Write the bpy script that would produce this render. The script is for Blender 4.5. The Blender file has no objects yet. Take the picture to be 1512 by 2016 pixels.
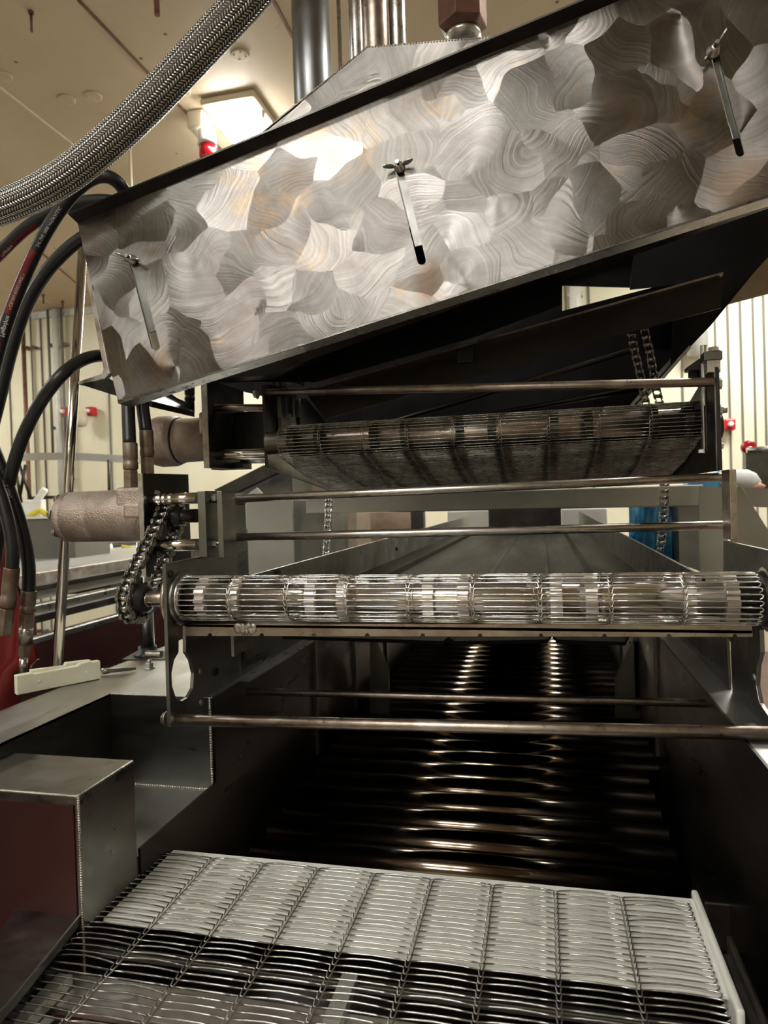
import bpy, math, random
from mathutils import Vector, Matrix, geometry
random.seed(7)
S = bpy.context.scene
COL = S.collection
V = Vector
# ------------------------------------------------------------------ camera
F = 1344.0                       # focal length in pixels of the 1512 x 2016 frame (24 mm lens)
_d = V((313, -29, F)).normalized()
_t = V((5756, -162, -F)).normalized()
_t = (_t - _d * _t.dot(_d)).normalized()
_u = _t.cross(_d)
if _u.y > 0: _u = -_u
EYE = V((0, 0, 1.4))
cam = bpy.data.cameras.new('camera'); camo = bpy.data.objects.new('camera', cam); COL.objects.link(camo)
cx = V((_t.x, _d.x, _u.x)); cy = -V((_t.y, _d.y, _u.y)); cz = -V((_t.z, _d.z, _u.z))
M = Matrix((cx, cy, cz)).transposed().to_4x4(); M.translation = EYE
camo.matrix_world = M
cam.sensor_fit = 'VERTICAL'; cam.sensor_height = 36; cam.lens = 24; cam.clip_start = .02
cam.dof.use_dof = True; cam.dof.focus_distance = 1.1; cam.dof.aperture_fstop = 8
S.camera = camo
# ------------------------------------------------------------------ world, exposure
w = bpy.data.worlds.new('world'); S.world = w; w.use_nodes = True
w.node_tree.nodes['Background'].inputs[0].default_value = (.8, .85, .9, 1)
w.node_tree.nodes['Background'].inputs[1].default_value = .15
S.view_settings.view_transform = 'Standard'; S.view_settings.look = 'None'
S.view_settings.gamma = 1; S.view_settings.exposure = 0.68
LAMP_EMIT = 28.0
# ceiling fixtures: x, y of each (the second is the one in view)
# (x, y, half width, half length)
LAMPS = [(-1.58, 3.72, .125, .30), (-1.25, -1.1, .42, .14), (-.36, -1.1, .18, .14), (-1.62, -3.0, .50, .16), (-.50, -3.0, .25, .16),
         (-1.9, 5.3, .52, .3), (2.1, 5.0, .7, .3), (-6.3, 4.6, .4, .3), (-4.4, .6, .3, .3), (1.4, 2.4, .25, .3)]  # this row: unseen fixtures added to brighten the back wall and the hall

def ray(px, py):
    v = V((px - 756, py - 1008, F)); return V((v.dot(_t), v.dot(_d), v.dot(_u)))
def W(px, py, X=None, Y=None, Z=None):
    r = ray(px, py)
    s = X / r.x if X is not None else Y / r.y if Y is not None else (Z - 1.4) / r.z
    return EYE + r * s
def WP(px, py, p, n):
    r = ray(px, py); return EYE + r * ((p - EYE).dot(n) / r.dot(n))

# ------------------------------------------------------------------ materials
def nt(name):
    m = bpy.data.materials.new(name); m.use_nodes = True
    return m, m.node_tree, m.node_tree.nodes['Principled BSDF']
def ramp(t, fac, stops):
    r = t.nodes.new('ShaderNodeValToRGB'); t.links.new(fac, r.inputs[0])
    e = r.color_ramp.elements
    while len(e) < len(stops): e.new(.5)
    for i, (p, c) in enumerate(stops): e[i].position = p; e[i].color = (*c, 1) if len(c) == 3 else c
    return r.outputs[0]
def noise(t, vec, scale, detail=4, rough=.55, dist=0):
    n = t.nodes.new('ShaderNodeTexNoise'); n.inputs['Scale'].default_value = scale
    n.inputs['Detail'].default_value = detail; n.inputs['Roughness'].default_value = rough
    n.inputs['Distortion'].default_value = dist
    if vec: t.links.new(vec, n.inputs['Vector'])
    return n.outputs['Fac']
def mapping(t, vec, sc=(1, 1, 1), rot=(0, 0, 0)):
    m = t.nodes.new('ShaderNodeMapping'); m.inputs['Scale'].default_value = sc; m.inputs['Rotation'].default_value = rot
    t.links.new(vec, m.inputs['Vector']); return m.outputs[0]
def bump(t, b, h, strength=.1, dist=.001):
    n = t.nodes.new('ShaderNodeBump'); n.inputs['Strength'].default_value = strength; n.inputs['Distance'].default_value = dist
    t.links.new(h, n.inputs['Height']); t.links.new(n.outputs[0], b.inputs['Normal'])
def mix(t, fac, a, b_):
    m = t.nodes.new('ShaderNodeMix'); m.data_type = 'RGBA'
    if isinstance(fac, float): m.inputs[0].default_value = fac
    else: t.links.new(fac, m.inputs[0])
    for i, v in ((6, a), (7, b_)):
        if isinstance(v, tuple): m.inputs[i].default_value = (*v, 1)
        else: t.links.new(v, m.inputs[i])
    return m.outputs[2]
def geo(t):
    return t.nodes.new('ShaderNodeNewGeometry').outputs['Position']
def metal(name, c1, c2=None, r=(.25, .45), sc=30, metallic=1.0, stretch=(1, 1, 1), bmp=.05, bsc=None, aniso=0, arot=0, bd=.001):
    m, t, b = nt(name); g = geo(t); v = mapping(t, g, stretch)
    n = noise(t, v, sc, 6, .6)
    n2 = noise(t, g, sc * .22, 4, .6)
    c2 = c2 or tuple(x * .75 for x in c1)
    t.links.new(ramp(t, n2, [(.38, c1), (.66, c2)]), b.inputs['Base Color'])
    t.links.new(ramp(t, n, [(.3, (r[0],) * 3), (.7, (r[1],) * 3)]), b.inputs['Roughness'])
    b.inputs['Metallic'].default_value = metallic
    if bmp: bump(t, b, noise(t, v, bsc or sc * 4, 3), bmp, bd)
    if aniso:
        b.inputs['Anisotropic'].default_value = aniso; b.inputs['Anisotropic Rotation'].default_value = arot
        tg = t.nodes.new('ShaderNodeTangent'); tg.direction_type = 'UV_MAP'; t.links.new(tg.outputs[0], b.inputs['Tangent'])
    return m
def paint(name, c, rough=.5, c2=None, sc=8, bmp=0, metallic=0, bsc=200, lo=.4, hi=.7):
    m, t, b = nt(name); g = geo(t)
    t.links.new(ramp(t, noise(t, g, sc, 6, .6), [(lo, c), (hi, c2 or tuple(x * .85 for x in c))]), b.inputs['Base Color'])
    b.inputs['Roughness'].default_value = rough; b.inputs['Metallic'].default_value = metallic
    if bmp: bump(t, b, noise(t, g, bsc, 3), bmp)
    return m
def swirl(name, seed=0.0, sc=13.5, stain=True, drips=()):
    # hand-ground stainless sheet: every grinding stroke has a grain direction of its own
    m, t, b = nt(name); g = geo(t)
    off = mapping(t, g, (1, 1, 1)); off.node.inputs['Location'].default_value = (seed, seed * 2, seed)
    wn = t.nodes.new('ShaderNodeTexNoise'); wn.inputs['Scale'].default_value = 6; wn.inputs['Detail'].default_value = 2; t.links.new(off, wn.inputs['Vector'])
    va = t.nodes.new('ShaderNodeVectorMath'); va.operation = 'MULTIPLY_ADD'; va.inputs[1].default_value = (.13, .13, .13)
    t.links.new(wn.outputs['Color'], va.inputs[0]); t.links.new(off, va.inputs[2])
    def vm(op, a_, b_):
        n_ = t.nodes.new('ShaderNodeVectorMath'); n_.operation = op
        for k, v_ in enumerate((a_, b_)):
            if isinstance(v_, tuple): n_.inputs[k].default_value = v_
            else: t.links.new(v_, n_.inputs[k])
        return n_.outputs[0]
    vo = t.nodes.new('ShaderNodeTexVoronoi'); vo.inputs['Scale'].default_value = sc; vo.feature = 'F1'
    t.links.new(va.outputs[0], vo.inputs['Vector'])
    sep = t.nodes.new('ShaderNodeSeparateColor'); t.links.new(vo.outputs['Color'], sep.inputs[0])
    # arc centre of each stroke: the cell point pushed aside, so strokes are arcs about different centres
    cen = vm('ADD', vo.outputs['Position'], vm('MULTIPLY', vm('SUBTRACT', vo.outputs['Color'], (.5, .5, .5)), (.30, .30, .30)))
    dl = vm('SUBTRACT', va.outputs[0], cen)
    sx = t.nodes.new('ShaderNodeSeparateXYZ'); t.links.new(dl, sx.inputs[0])
    at2 = t.nodes.new('ShaderNodeMath'); at2.operation = 'ARCTAN2'; t.links.new(sx.outputs[2], at2.inputs[0]); t.links.new(sx.outputs[0], at2.inputs[1])
    rt = t.nodes.new('ShaderNodeMath'); rt.operation = 'MULTIPLY_ADD'; rt.inputs[1].default_value = 1 / (2 * math.pi); rt.inputs[2].default_value = .75
    t.links.new(at2.outputs[0], rt.inputs[0])
    lo = noise(t, off, 4.0, 3, .5, 1.6)
    t.links.new(rt.outputs[0], b.inputs['Anisotropic Rotation'])
    b.inputs['Anisotropic'].default_value = .9; b.inputs['Metallic'].default_value = 1
    tg = t.nodes.new('ShaderNodeTangent'); tg.direction_type = 'UV_MAP'; t.links.new(tg.outputs[0], b.inputs['Tangent'])
    t.links.new(ramp(t, sep.outputs[1], [(.1, (.30,) * 3), (.9, (.48,) * 3)]), b.inputs['Roughness'])
    base = ramp(t, noise(t, off, 5.5, 8, .65, .6), [(.3, (.31, .30, .29)), (.5, (.22, .207, .196)), (.7, (.135, .118, .105))])
    if stain:
        st = ramp(t, noise(t, off, 7, 8, .72), [(.56, (0, 0, 0)), (.74, (1, 1, 1))])
        base = mix(t, st, base, (.33, .235, .145))
    for (pt, sx_, sz_, k_) in drips:      # brown drip marks left below the slots
        sb = t.nodes.new('ShaderNodeVectorMath'); sb.operation = 'SUBTRACT'; sb.inputs[1].default_value = pt; t.links.new(g, sb.inputs[0])
        sl = t.nodes.new('ShaderNodeVectorMath'); sl.operation = 'MULTIPLY'; sl.inputs[1].default_value = (1 / sx_, 0, 1 / sz_); t.links.new(sb.outputs[0], sl.inputs[0])
        le = t.nodes.new('ShaderNodeVectorMath'); le.operation = 'LENGTH'; t.links.new(sl.outputs[0], le.inputs[0])
        nz = t.nodes.new('ShaderNodeMath'); nz.operation = 'MULTIPLY_ADD'; nz.inputs[1].default_value = .55; t.links.new(noise(t, off, 30, 5, .65), nz.inputs[0]); t.links.new(le.outputs['Value'], nz.inputs[2])
        base = mix(t, ramp(t, nz.outputs[0], [(.55, (k_,) * 3), (1.0, (0, 0, 0))]), base, (.17, .12, .082))
    # very shallow hollows left by the grinder
    # fine grain of the strokes, following the same arcs
    ln = t.nodes.new('ShaderNodeVectorMath'); ln.operation = 'LENGTH'; t.links.new(dl, ln.inputs[0])
    cb = t.nodes.new('ShaderNodeCombineXYZ'); t.links.new(ln.outputs['Value'], cb.inputs[0]); t.links.new(sep.outputs[2], cb.inputs[1])
    gr = noise(t, mapping(t, cb.outputs[0], (1, 6, 1)), 260, 3, .6)
    hb = t.nodes.new('ShaderNodeMath'); hb.operation = 'MULTIPLY_ADD'; hb.inputs[1].default_value = .32
    t.links.new(gr, hb.inputs[0]); t.links.new(lo, hb.inputs[2])
    bump(t, b, hb.outputs[0], .35, .0020)
    fine = ramp(t, gr, [(.3, (.80, .80, .80)), (.7, (1.2, 1.2, 1.2))])
    ml = t.nodes.new('ShaderNodeMix'); ml.data_type = 'RGBA'; ml.blend_type = 'MULTIPLY'; ml.inputs[0].default_value = 1
    t.links.new(base, ml.inputs[6]); t.links.new(fine, ml.inputs[7]); t.links.new(ml.outputs[2], b.inputs['Base Color'])
    return m
MT = {}
_dr = [(tuple(W(a_, b_, Y=1.055)), x_, z_, k_) for a_, b_, x_, z_, k_ in [(842, 560, .045, .065, .8), (1462, 365, .085, .07, .75), (322, 722, .04, .05, .65), (298, 497, .03, .018, .7), (575, 345, .06, .05, .3)]]
MT['swirl'] = swirl('ground_stainless', 0.3, drips=_dr)
MT['swirl2'] = swirl('ground_stainless_hood', 2.1, 9, False)
MT['steel'] = metal('stainless', (.58, .57, .55), (.42, .41, .39), (.22, .4), 40, bmp=.03)
MT['deck'] = metal('deck_stainless', (.50, .50, .48), (.40, .40, .37), (.28, .46), 26, stretch=(1, .15, 1), bmp=.02)
MT['tank'] = metal('tank_stainless', (.19, .19, .175), (.12, .12, .11), (.25, .42), 22, stretch=(.3, .3, 1.5), bmp=.03)
MT['plate'] = metal('mill_plate', (.27, .266, .255), (.18, .176, .165), (.28, .5), 30, bmp=.05)
MT['dark'] = metal('greasy_dark_steel', (.085, .08, .075), (.045, .04, .038), (.3, .5), 25, bmp=.05)
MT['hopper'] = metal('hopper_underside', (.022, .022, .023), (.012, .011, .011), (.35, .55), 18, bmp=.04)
MT['edge'] = metal('cut_edge', (.62, .60, .56), (.36, .30, .25), (.35, .6), 120, bmp=.3, bsc=400)
MT['rod'] = metal('round_bar', (.60, .57, .53), (.40, .36, .33), (.20, .36), 60, stretch=(.1, 1, 1), bmp=.05, bsc=500)
MT['rodbrown'] = metal('stained_round_bar', (.50, .44, .38), (.30, .24, .20), (.25, .42), 80, bmp=.15, bsc=700)
MT['shaft'] = metal('polished_shaft', (.80, .78, .75), (.62, .59, .55), (.1, .2), 20, bmp=0)
MT['wire'] = metal('belt_wire', (.80, .79, .76), (.62, .60, .57), (.14, .3), 60, bmp=0)
MT['tooth'] = metal('tooth_flats', (.66, .63, .60), (.50, .46, .43), (.3, .45), 80, bmp=.1)
MT['frontwire'] = metal('darkened_belt_wire', (.50, .49, .47), (.36, .345, .33), (.16, .3), 60, bmp=0)  # belt wire darkened: its dark reflections over the white sheet put into the colour
MT['wiredark'] = metal('oily_belt_wire', (.55, .53, .50), (.36, .34, .31), (.2, .35), 60, bmp=0)
MT['chain'] = metal('roller_chain', (.62, .61, .58), (.30, .29, .27), (.18, .35), 150, bmp=.05)
MT['black'] = paint('black_oiled', (.012, .012, .012), .35, (.03, .028, .025), 60)
MT['bolt'] = metal('zinc_bolt', (.66, .65, .62), (.40, .38, .34), (.25, .45), 120, bmp=.1)
MT['tube'] = metal('heater_tube', (.42, .35, .28), (.16, .115, .08), (.10, .17), 9, stretch=(.25, .25, .25), bmp=0)
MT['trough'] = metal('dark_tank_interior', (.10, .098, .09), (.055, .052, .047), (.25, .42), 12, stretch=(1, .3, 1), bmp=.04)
MT['boxsteel'] = metal('box_stainless', (.34, .34, .32), (.26, .26, .24), (.24, .4), 26, bmp=.02)
MT['railweb'] = metal('rail_web_steel', (.045, .041, .038), (.03, .027, .025), (.35, .5), 18)
MT['pan'] = metal('oily_pan', (.008, .008, .008), (.005, .005, .005), (.40, .55), 10, metallic=0, stretch=(1, .1, 1), bmp=.03)
MT['pan'].node_tree.nodes['Principled BSDF'].inputs['Specular IOR Level'].default_value = .03
MT['cast'] = metal('cast_motor', (.52, .44, .38), (.36, .29, .245), (.34, .5), 60, metallic=.85, bmp=.9, bsc=420, bd=.002)
MT['rust'] = metal('rusty_fitting', (.17, .10, .065), (.30, .26, .21), (.4, .6), 90, metallic=.7, bmp=.5, bsc=300)
MT['hexrust'] = metal('rusty_union', (.22, .10, .065), (.11, .055, .04), (.35, .6), 70, metallic=.4, bmp=.5, bsc=250)
MT['rubber'] = paint('hose_rubber', (.010, .010, .011), .38, (.018, .018, .02), 40, .1)
MT['redstripe'] = paint('red_hose_stripe', (.17, .008, .012), .4)
MT['white_print'] = paint('white_print', (.7, .7, .68), .5)
MT['nylon'] = paint('white_nylon', (.80, .78, .62), .4, (.74, .71, .54), 20)
MT['uhmw'] = paint('white_plastic', (.84, .84, .80), .35, (.78, .78, .72), 12)
MT['red'] = paint('red_plastic', (.50, .012, .018), .3)
MT['redcloth'] = paint('red_sheet', (.17, .012, .010), .5, (.09, .008, .008), 7, .2)
MT['maroon'] = metal('maroon_skirt_and_reflection', (.115, .045, .042), (.085, .035, .033), (.3, .45), 8, metallic=.7, bmp=.05)
MT['blue'] = paint('blue_liner', (.02, .24, .52), .25, (.10, .42, .68), 14, .8, bsc=30)
MT['white'] = paint('white_card', (.80, .80, .78), .5)
MT['pink'] = paint('pink_flesh', (.72, .33, .22), .5, (.7, .5, .42), 20)
MT['yellow'] = paint('yellow_cord', (.65, .55, .03), .5)
MT['ivory'] = paint('ivory_housing', (.62, .56, .42), .5)
MT['pvc'] = paint('pale_conduit', (.62, .62, .58), .4)
MT['greypaint'] = paint('grey_cabinet', (.15, .145, .12), .45, (.12, .115, .10), 4)
MT['lightgrey'] = metal('light_grey_steel', (.50, .50, .47), (.42, .42, .39), (.4, .55), 12, metallic=.6, bmp=.02)
MT['panel_r'] = metal('brown_lit_steel', (.50, .42, .36), (.38, .29, .22), (.35, .5), 30, bmp=.02)
MT['clutter'] = metal('clutter_steel', (.22, .22, .21), (.10, .10, .10), (.3, .5), 15, bmp=.02)
def wall_mat():
    m, t, b = nt('cream_wall_panel'); g = geo(t)
    c = ramp(t, noise(t, g, 1.3, 5, .6), [(.35, (.76, .73, .56)), (.7, (.68, .64, .47))])
    st = ramp(t, noise(t, mapping(t, g, (2.4, 1, .5)), 1.4, 7, .7), [(.6, (0, 0, 0)), (.78, (.75, .75, .75))])
    t.links.new(mix(t, st, c, (.42, .33, .18)), b.inputs['Base Color'])
    b.inputs['Roughness'].default_value = .5
    return m
def ceil_mat():
    m, t, b = nt('tan_ceiling_panel'); g = geo(t)
    c = ramp(t, noise(t, g, .9, 6, .62), [(.35, (.58, .48, .34)), (.7, (.49, .39, .26))])
    st = ramp(t, noise(t, g, 6, 8, .75), [(.63, (0, 0, 0)), (.78, (.8, .8, .8))])
    c = mix(t, st, c, (.27, .175, .09))
    vo = t.nodes.new('ShaderNodeTexVoronoi'); vo.inputs['Scale'].default_value = 5; t.links.new(g, vo.inputs['Vector'])
    sp = ramp(t, vo.outputs['Distance'], [(.03, (1, 1, 1)), (.06, (0, 0, 0))])
    t.links.new(mix(t, sp, c, (.12, .07, .035)), b.inputs['Base Color'])
    b.inputs['Roughness'].default_value = .55
    return m
def braid_mat():
    m, t, b = nt('braided_steel')
    uv = t.nodes.new('ShaderNodeUVMap').outputs[0]
    sx = t.nodes.new('ShaderNodeSeparateXYZ'); t.links.new(uv, sx.inputs[0])
    def mth(op, a_, b_=None):
        n_ = t.nodes.new('ShaderNodeMath'); n_.operation = op
        for k, v_ in enumerate((a_, b_)):
            if v_ is None: continue
            if isinstance(v_, (int, float)): n_.inputs[k].default_value = v_
            else: t.links.new(v_, n_.inputs[k])
        return n_.outputs[0]
    cu = mth('MULTIPLY', sx.outputs[0], 1 / .00712)          # 24 plaits around
    par = mth('SUBTRACT', mth('MULTIPLY', mth('FLOORED_MODULO', mth('FLOOR', cu), 2), 2), 1)
    fr = mth('FRACT', cu)
    ph = mth('ADD', mth('MULTIPLY', sx.outputs[1], 2 * math.pi / .0050), mth('MULTIPLY', mth('MULTIPLY', par, fr), 5.0))
    wv = mth('ADD', mth('MULTIPLY', mth('SINE', ph), .5), .5)
    edge = mth('SINE', mth('MULTIPLY', fr, math.pi))
    hh = mth('MULTIPLY', wv, edge)
    t.links.new(ramp(t, hh, [(.10, (.05, .045, .045)), (.42, (.85, .83, .80))]), b.inputs['Base Color'])
    b.inputs['Metallic'].default_value = 1; b.inputs['Roughness'].default_value = .33
    bump(t, b, hh, .9, .002)
    return m
MT['wall'] = wall_mat(); MT['ceil'] = ceil_mat(); MT['braid'] = braid_mat()
MT['floor'] = paint('tile_floor', (.16, .10, .08), .35, (.10, .07, .06), 3)
def emis(name, c, s):
    m, t, b = nt(name); b.inputs['Base Color'].default_value = (*c, 1)
    b.inputs['Emission Color'].default_value = (*c, 1); b.inputs['Emission Strength'].default_value = s
    return m
MT['lamp'] = emis('lit_diffuser', (1.0, .985, .93), LAMP_EMIT)
MT['beacon'] = paint('red_lens', (.55, .01, .02), .15)

# ------------------------------------------------------------------ mesh builder
def smooth_path(pts, n=8):
    pts = [V(p) for p in pts]
    if len(pts) < 3: return pts
    P = [pts[0] * 2 - pts[1]] + pts + [pts[-1] * 2 - pts[-2]]
    out = []
    for i in range(1, len(P) - 2):
        a, b, c, d = P[i - 1:i + 3]
        for k in range(n):
            s = k / n
            out.append(.5 * ((2 * b) + (c - a) * s + (2 * a - 5 * b + 4 * c - d) * s * s + (3 * b - 3 * c + d - a) * s ** 3))
    out.append(pts[-1]); return out
def frames(pts, ref=None):
    n = len(pts); T = [(pts[min(i + 1, n - 1)] - pts[max(i - 1, 0)]).normalized() for i in range(n)]
    r = V(ref) if ref else (V((0, 0, 1)) if abs(T[0].z) < .9 else V((1, 0, 0)))
    u = (r - T[0] * r.dot(T[0])).normalized(); out = []
    for t_ in T:
        u = (u - t_ * u.dot(t_)).normalized(); out.append((t_, u, t_.cross(u)))
    return out
class MB:
    def __init__(s): s.v = []; s.f = []; s.uv = {}; s.sm = set()
    def add(s, vs, fs, uvs=None, smooth=False):
        o = len(s.v); s.v += [V(x) for x in vs]
        for i, f in enumerate(fs):
            if uvs: s.uv[len(s.f)] = uvs[i]
            if smooth: s.sm.add(len(s.f))
            s.f.append([k + o for k in f])
        return s
    def box(s, a, b):
        (x0, y0, z0), (x1, y1, z1) = a, b
        x0, x1 = sorted((x0, x1)); y0, y1 = sorted((y0, y1)); z0, z1 = sorted((z0, z1))
        return s.add([(x0, y0, z0), (x1, y0, z0), (x1, y1, z0), (x0, y1, z0), (x0, y0, z1), (x1, y0, z1), (x1, y1, z1), (x0, y1, z1)],
                     [(0, 3, 2, 1), (4, 5, 6, 7), (0, 1, 5, 4), (1, 2, 6, 5), (2, 3, 7, 6), (3, 0, 4, 7)])
    def obox(s, c, ax, ay, az):   # oriented box: centre and three half-axis vectors
        c, ax, ay, az = V(c), V(ax), V(ay), V(az)
        vs = [c + ax * i + ay * j + az * k for k in (-1, 1) for j in (-1, 1) for i in (-1, 1)]
        return s.add(vs, [(0, 2, 3, 1), (4, 5, 7, 6), (0, 1, 5, 4), (1, 3, 7, 5), (3, 2, 6, 7), (2, 0, 4, 6)])
    def beam(s, a, b, w, h, up=(0, 0, 1)):
        a, b = V(a), V(b); t_ = (b - a); L = t_.length; t_.normalize()
        u = (V(up) - t_ * t_.dot(V(up))).normalized(); q = t_.cross(u)
        return s.obox((a + b) / 2, t_ * L / 2, q * w / 2, u * h / 2)
    def prism(s, poly, th, holes=()):
        th = V(th); loops = [[V(p) for p in poly]] + [[V(p) for p in h] for h in holes]
        flat = [p for l in loops for p in l]; n = len(flat)
        tris = geometry.tessellate_polygon(loops)
        fs = [tuple(t_) for t_ in tris] + [tuple(k + n for k in reversed(t_)) for t_ in tris]
        o = 0
        for l in loops:
            m = len(l)
            for i in range(m): j = (i + 1) % m; fs.append((o + i, o + j, o + j + n, o + i + n))
            o += m
        return s.add(flat + [p + th for p in flat], fs)
    def rev(s, p, d, prof, seg=28, caps=True, smooth=True, ref=None):
        p, d = V(p), V(d).normalized()
        r = V(ref) if ref else (V((0, 0, 1)) if abs(d.z) < .9 else V((1, 0, 0)))
        u = (r - d * d.dot(r)).normalized(); q = d.cross(u)
        vs = []; fs = []
        for (t_, rad) in prof:
            for k in range(seg):
                a = 2 * math.pi * k / seg; vs.append(p + d * t_ + (u * math.cos(a) + q * math.sin(a)) * rad)
        for i in range(len(prof) - 1):
            for k in range(seg):
                k2 = (k + 1) % seg; fs.append((i * seg + k, i * seg + k2, (i + 1) * seg + k2, (i + 1) * seg + k))
        s.add(vs, fs, smooth=smooth)
        if caps:
            o = len(s.v) - len(vs)
            s.f.append([o + k for k in range(seg)][::-1]); s.f.append([o + (len(prof) - 1) * seg + k for k in range(seg)])
        return s
    def cyl(s, a, b, r, seg=24, r2=None, bev=0):
        a, b = V(a), V(b); L = (b - a).length
        r2 = r if r2 is None else r2
        prof = [(0, r), (L, r2)] if not bev else [(0, r - bev), (bev, r), (L - bev, r2), (L, r2 - bev)]
        return s.rev(a, b - a, prof, seg)
    def hexn(s, c, d, r, h, hole=False):
        return s.rev(V(c), d, [(0, r * .96), (h * .12, r), (h * .88, r), (h, r * .92)], 6, smooth=False)
    def bolt(s, c, d, r, h, shank=0):   # hex head with a washer
        c, d = V(c), V(d).normalized()
        s.rev(c, d, [(0, r * 1.3), (h * .2, r * 1.3)], 20); s.hexn(c + d * h * .2, d, r, h * .8)
        if shank: s.rev(c + d * h, d, [(0, r * .5), (shank, r * .5)], 14)
        return s
    def thread(s, a, b, r, pitch=.0016):
        a, b = V(a), V(b); L = (b - a).length; n = int(L / pitch); prof = []
        for i in range(n): prof += [(i * pitch, r * .86), (i * pitch + pitch * .5, r)]
        return s.rev(a, b - a, prof, 14)
    def tube(s, pts, r, seg=16, ref=None, caps=True, uvs=1.0, closed=False):
        fr = frames(pts, ref); vs = []; fs = []; uv = []; L = 0; ls = []
        R = r if callable(r) else (lambda i: r)
        for i, p in enumerate(pts):
            if i: L += (pts[i] - pts[i - 1]).length
            ls.append(L); _, u, q = fr[i]
            for k in range(seg):
                a = 2 * math.pi * k / seg; vs.append(p + (u * math.cos(a) + q * math.sin(a)) * R(i))
        c = 2 * math.pi * R(0)
        for i in range(len(pts) - 1):
            for k in range(seg):
                k2 = (k + 1) % seg; fs.append((i * seg + k, i * seg + k2, (i + 1) * seg + k2, (i + 1) * seg + k))
                uv.append([(k / seg * c, ls[i]), ((k + 1) / seg * c, ls[i]), ((k + 1) / seg * c, ls[i + 1]), (k / seg * c, ls[i + 1])])
        s.add(vs, fs, uv, True)
        if caps:
            o = len(s.v) - len(vs)
            s.f.append([o + k for k in range(seg)][::-1]); s.f.append([o + (len(pts) - 1) * seg + k for k in range(seg)])
        return s
    def build(s, name, mat, parent=None, bevel=0, label=None, recalc=True):
        me = bpy.data.meshes.new(name)
        base = ROOTPOS.get(parent.name) if parent else None
        if parent is None:
            lo = [min(v[i] for v in s.v) for i in range(3)]; hi = [max(v[i] for v in s.v) for i in range(3)]
            base = V(((lo[0] + hi[0]) / 2, (lo[1] + hi[1]) / 2, lo[2]))
        me.from_pydata([tuple(v - base) for v in s.v], [], [tuple(f) for f in s.f])
        me.update()
        if recalc:
            import bmesh
            bm = bmesh.new(); bm.from_mesh(me); bmesh.ops.recalc_face_normals(bm, faces=bm.faces); bm.to_mesh(me); bm.free()
        ul = me.uv_layers.new(name='UVMap')
        for i, p in enumerate(me.polygons):
            p.use_smooth = i in s.sm
            if i in s.uv and len(s.uv[i]) == len(p.loop_indices):
                mp = {tuple(f): q for f, q in zip([(x,) for x in s.f[i]], s.uv[i])}
                for li in p.loop_indices: ul.data[li].uv = mp[(me.loops[li].vertex_index,)]
            else:
                n = p.normal; ax = max(range(3), key=lambda k: abs(n[k])); ij = ((1, 2), (0, 2), (0, 1))[ax]
                for li in p.loop_indices:
                    c = me.vertices[me.loops[li].vertex_index].co + base; ul.data[li].uv = (c[ij[0]], c[ij[1]])
        me.materials.append(MT[mat])
        o = bpy.data.objects.new(name, me); COL.objects.link(o)
        if parent: o.parent = parent
        else: o.location = base
        ROOTPOS[o.name] = V(base)
        if bevel:
            md = o.modifiers.new('bevel', 'BEVEL'); md.width = bevel; md.segments = 2; md.limit_method = 'ANGLE'; md.angle_limit = math.radians(40)
        if label: o['label'] = label
        return o
ROOTPOS = {}
def thing(name, label, cat, loc, group=None):
    o = bpy.data.objects.new(name, None); COL.objects.link(o); o.location = V(loc); o.empty_display_size = .05
    o['label'] = label; o['category'] = cat
    if group: o['group'] = group
    ROOTPOS[o.name] = V(loc); return o
def tag(o, label, cat, group=None):
    o['label'] = label; o['category'] = cat
    if group: o['group'] = group
    return o
def struct(o): o['kind'] = 'structure'; return o
def copy_tree(o, parent=None):
    c = o.copy(); COL.objects.link(c)
    if parent: c.parent = parent
    for ch in list(o.children): copy_tree(ch, c)
    return c

# ================================================================== ROOM
struct(MB().box((-8, -5, -.1), (5, 6.7, 0)).build('floor', 'floor'))
struct(MB().box((-8, -5, 3.6), (5, 6.7, 3.7)).build('ceiling', 'ceil'))
struct(MB().box((-8, 6.5, 0), (5, 6.7, 3.6)).build('wall_back', 'wall'))
struct(MB().box((-8.1, -5, 0), (-8, 6.7, 3.6)).build('wall_left', 'wall'))
struct(MB().box((5, -5, 0), (5.1, 6.7, 3.6)).build('wall_right', 'wall'))
struct(MB().box((-8, -5.1, 0), (5, -5, 3.6)).build('wall_front', 'wall'))
n = 0
for px, hw in [(20, .010), (85, .008), (215, .008), (1118, .008), (1128, .01), (1165, .012), (1345, .012), (1388, .008), (1412, .009), (1437, .012), (1462, .012), (1487, .010), (1508, .012)]:
    x = W(px, 800, Y=6.49).x; n += 1; hw *= .6
    struct(MB().box((x - hw, 6.485, 0), (x + hw, 6.5, 3.6)).build('trim_%d' % n, 'greypaint'))
n += 1; struct(MB().box((-8, 6.46, 3.53), (5, 6.5, 3.6)).build('trim_%d' % n, 'pvc'))
# ceiling seams
for a, b in [((155, 0), (480, 340)), ((0, 172), (150, 290)), ((62, 480), (170, 575)), ((0, 560), (100, 596)), ((535, -5), (580, 80))]:
    p, q = W(*a, Z=3.598), W(*b, Z=3.598); n += 1
    struct(MB().beam(p, q, .014, .01).build('trim_%d' % n, 'hexrust' if n % 2 else 'ivory'))
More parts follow.
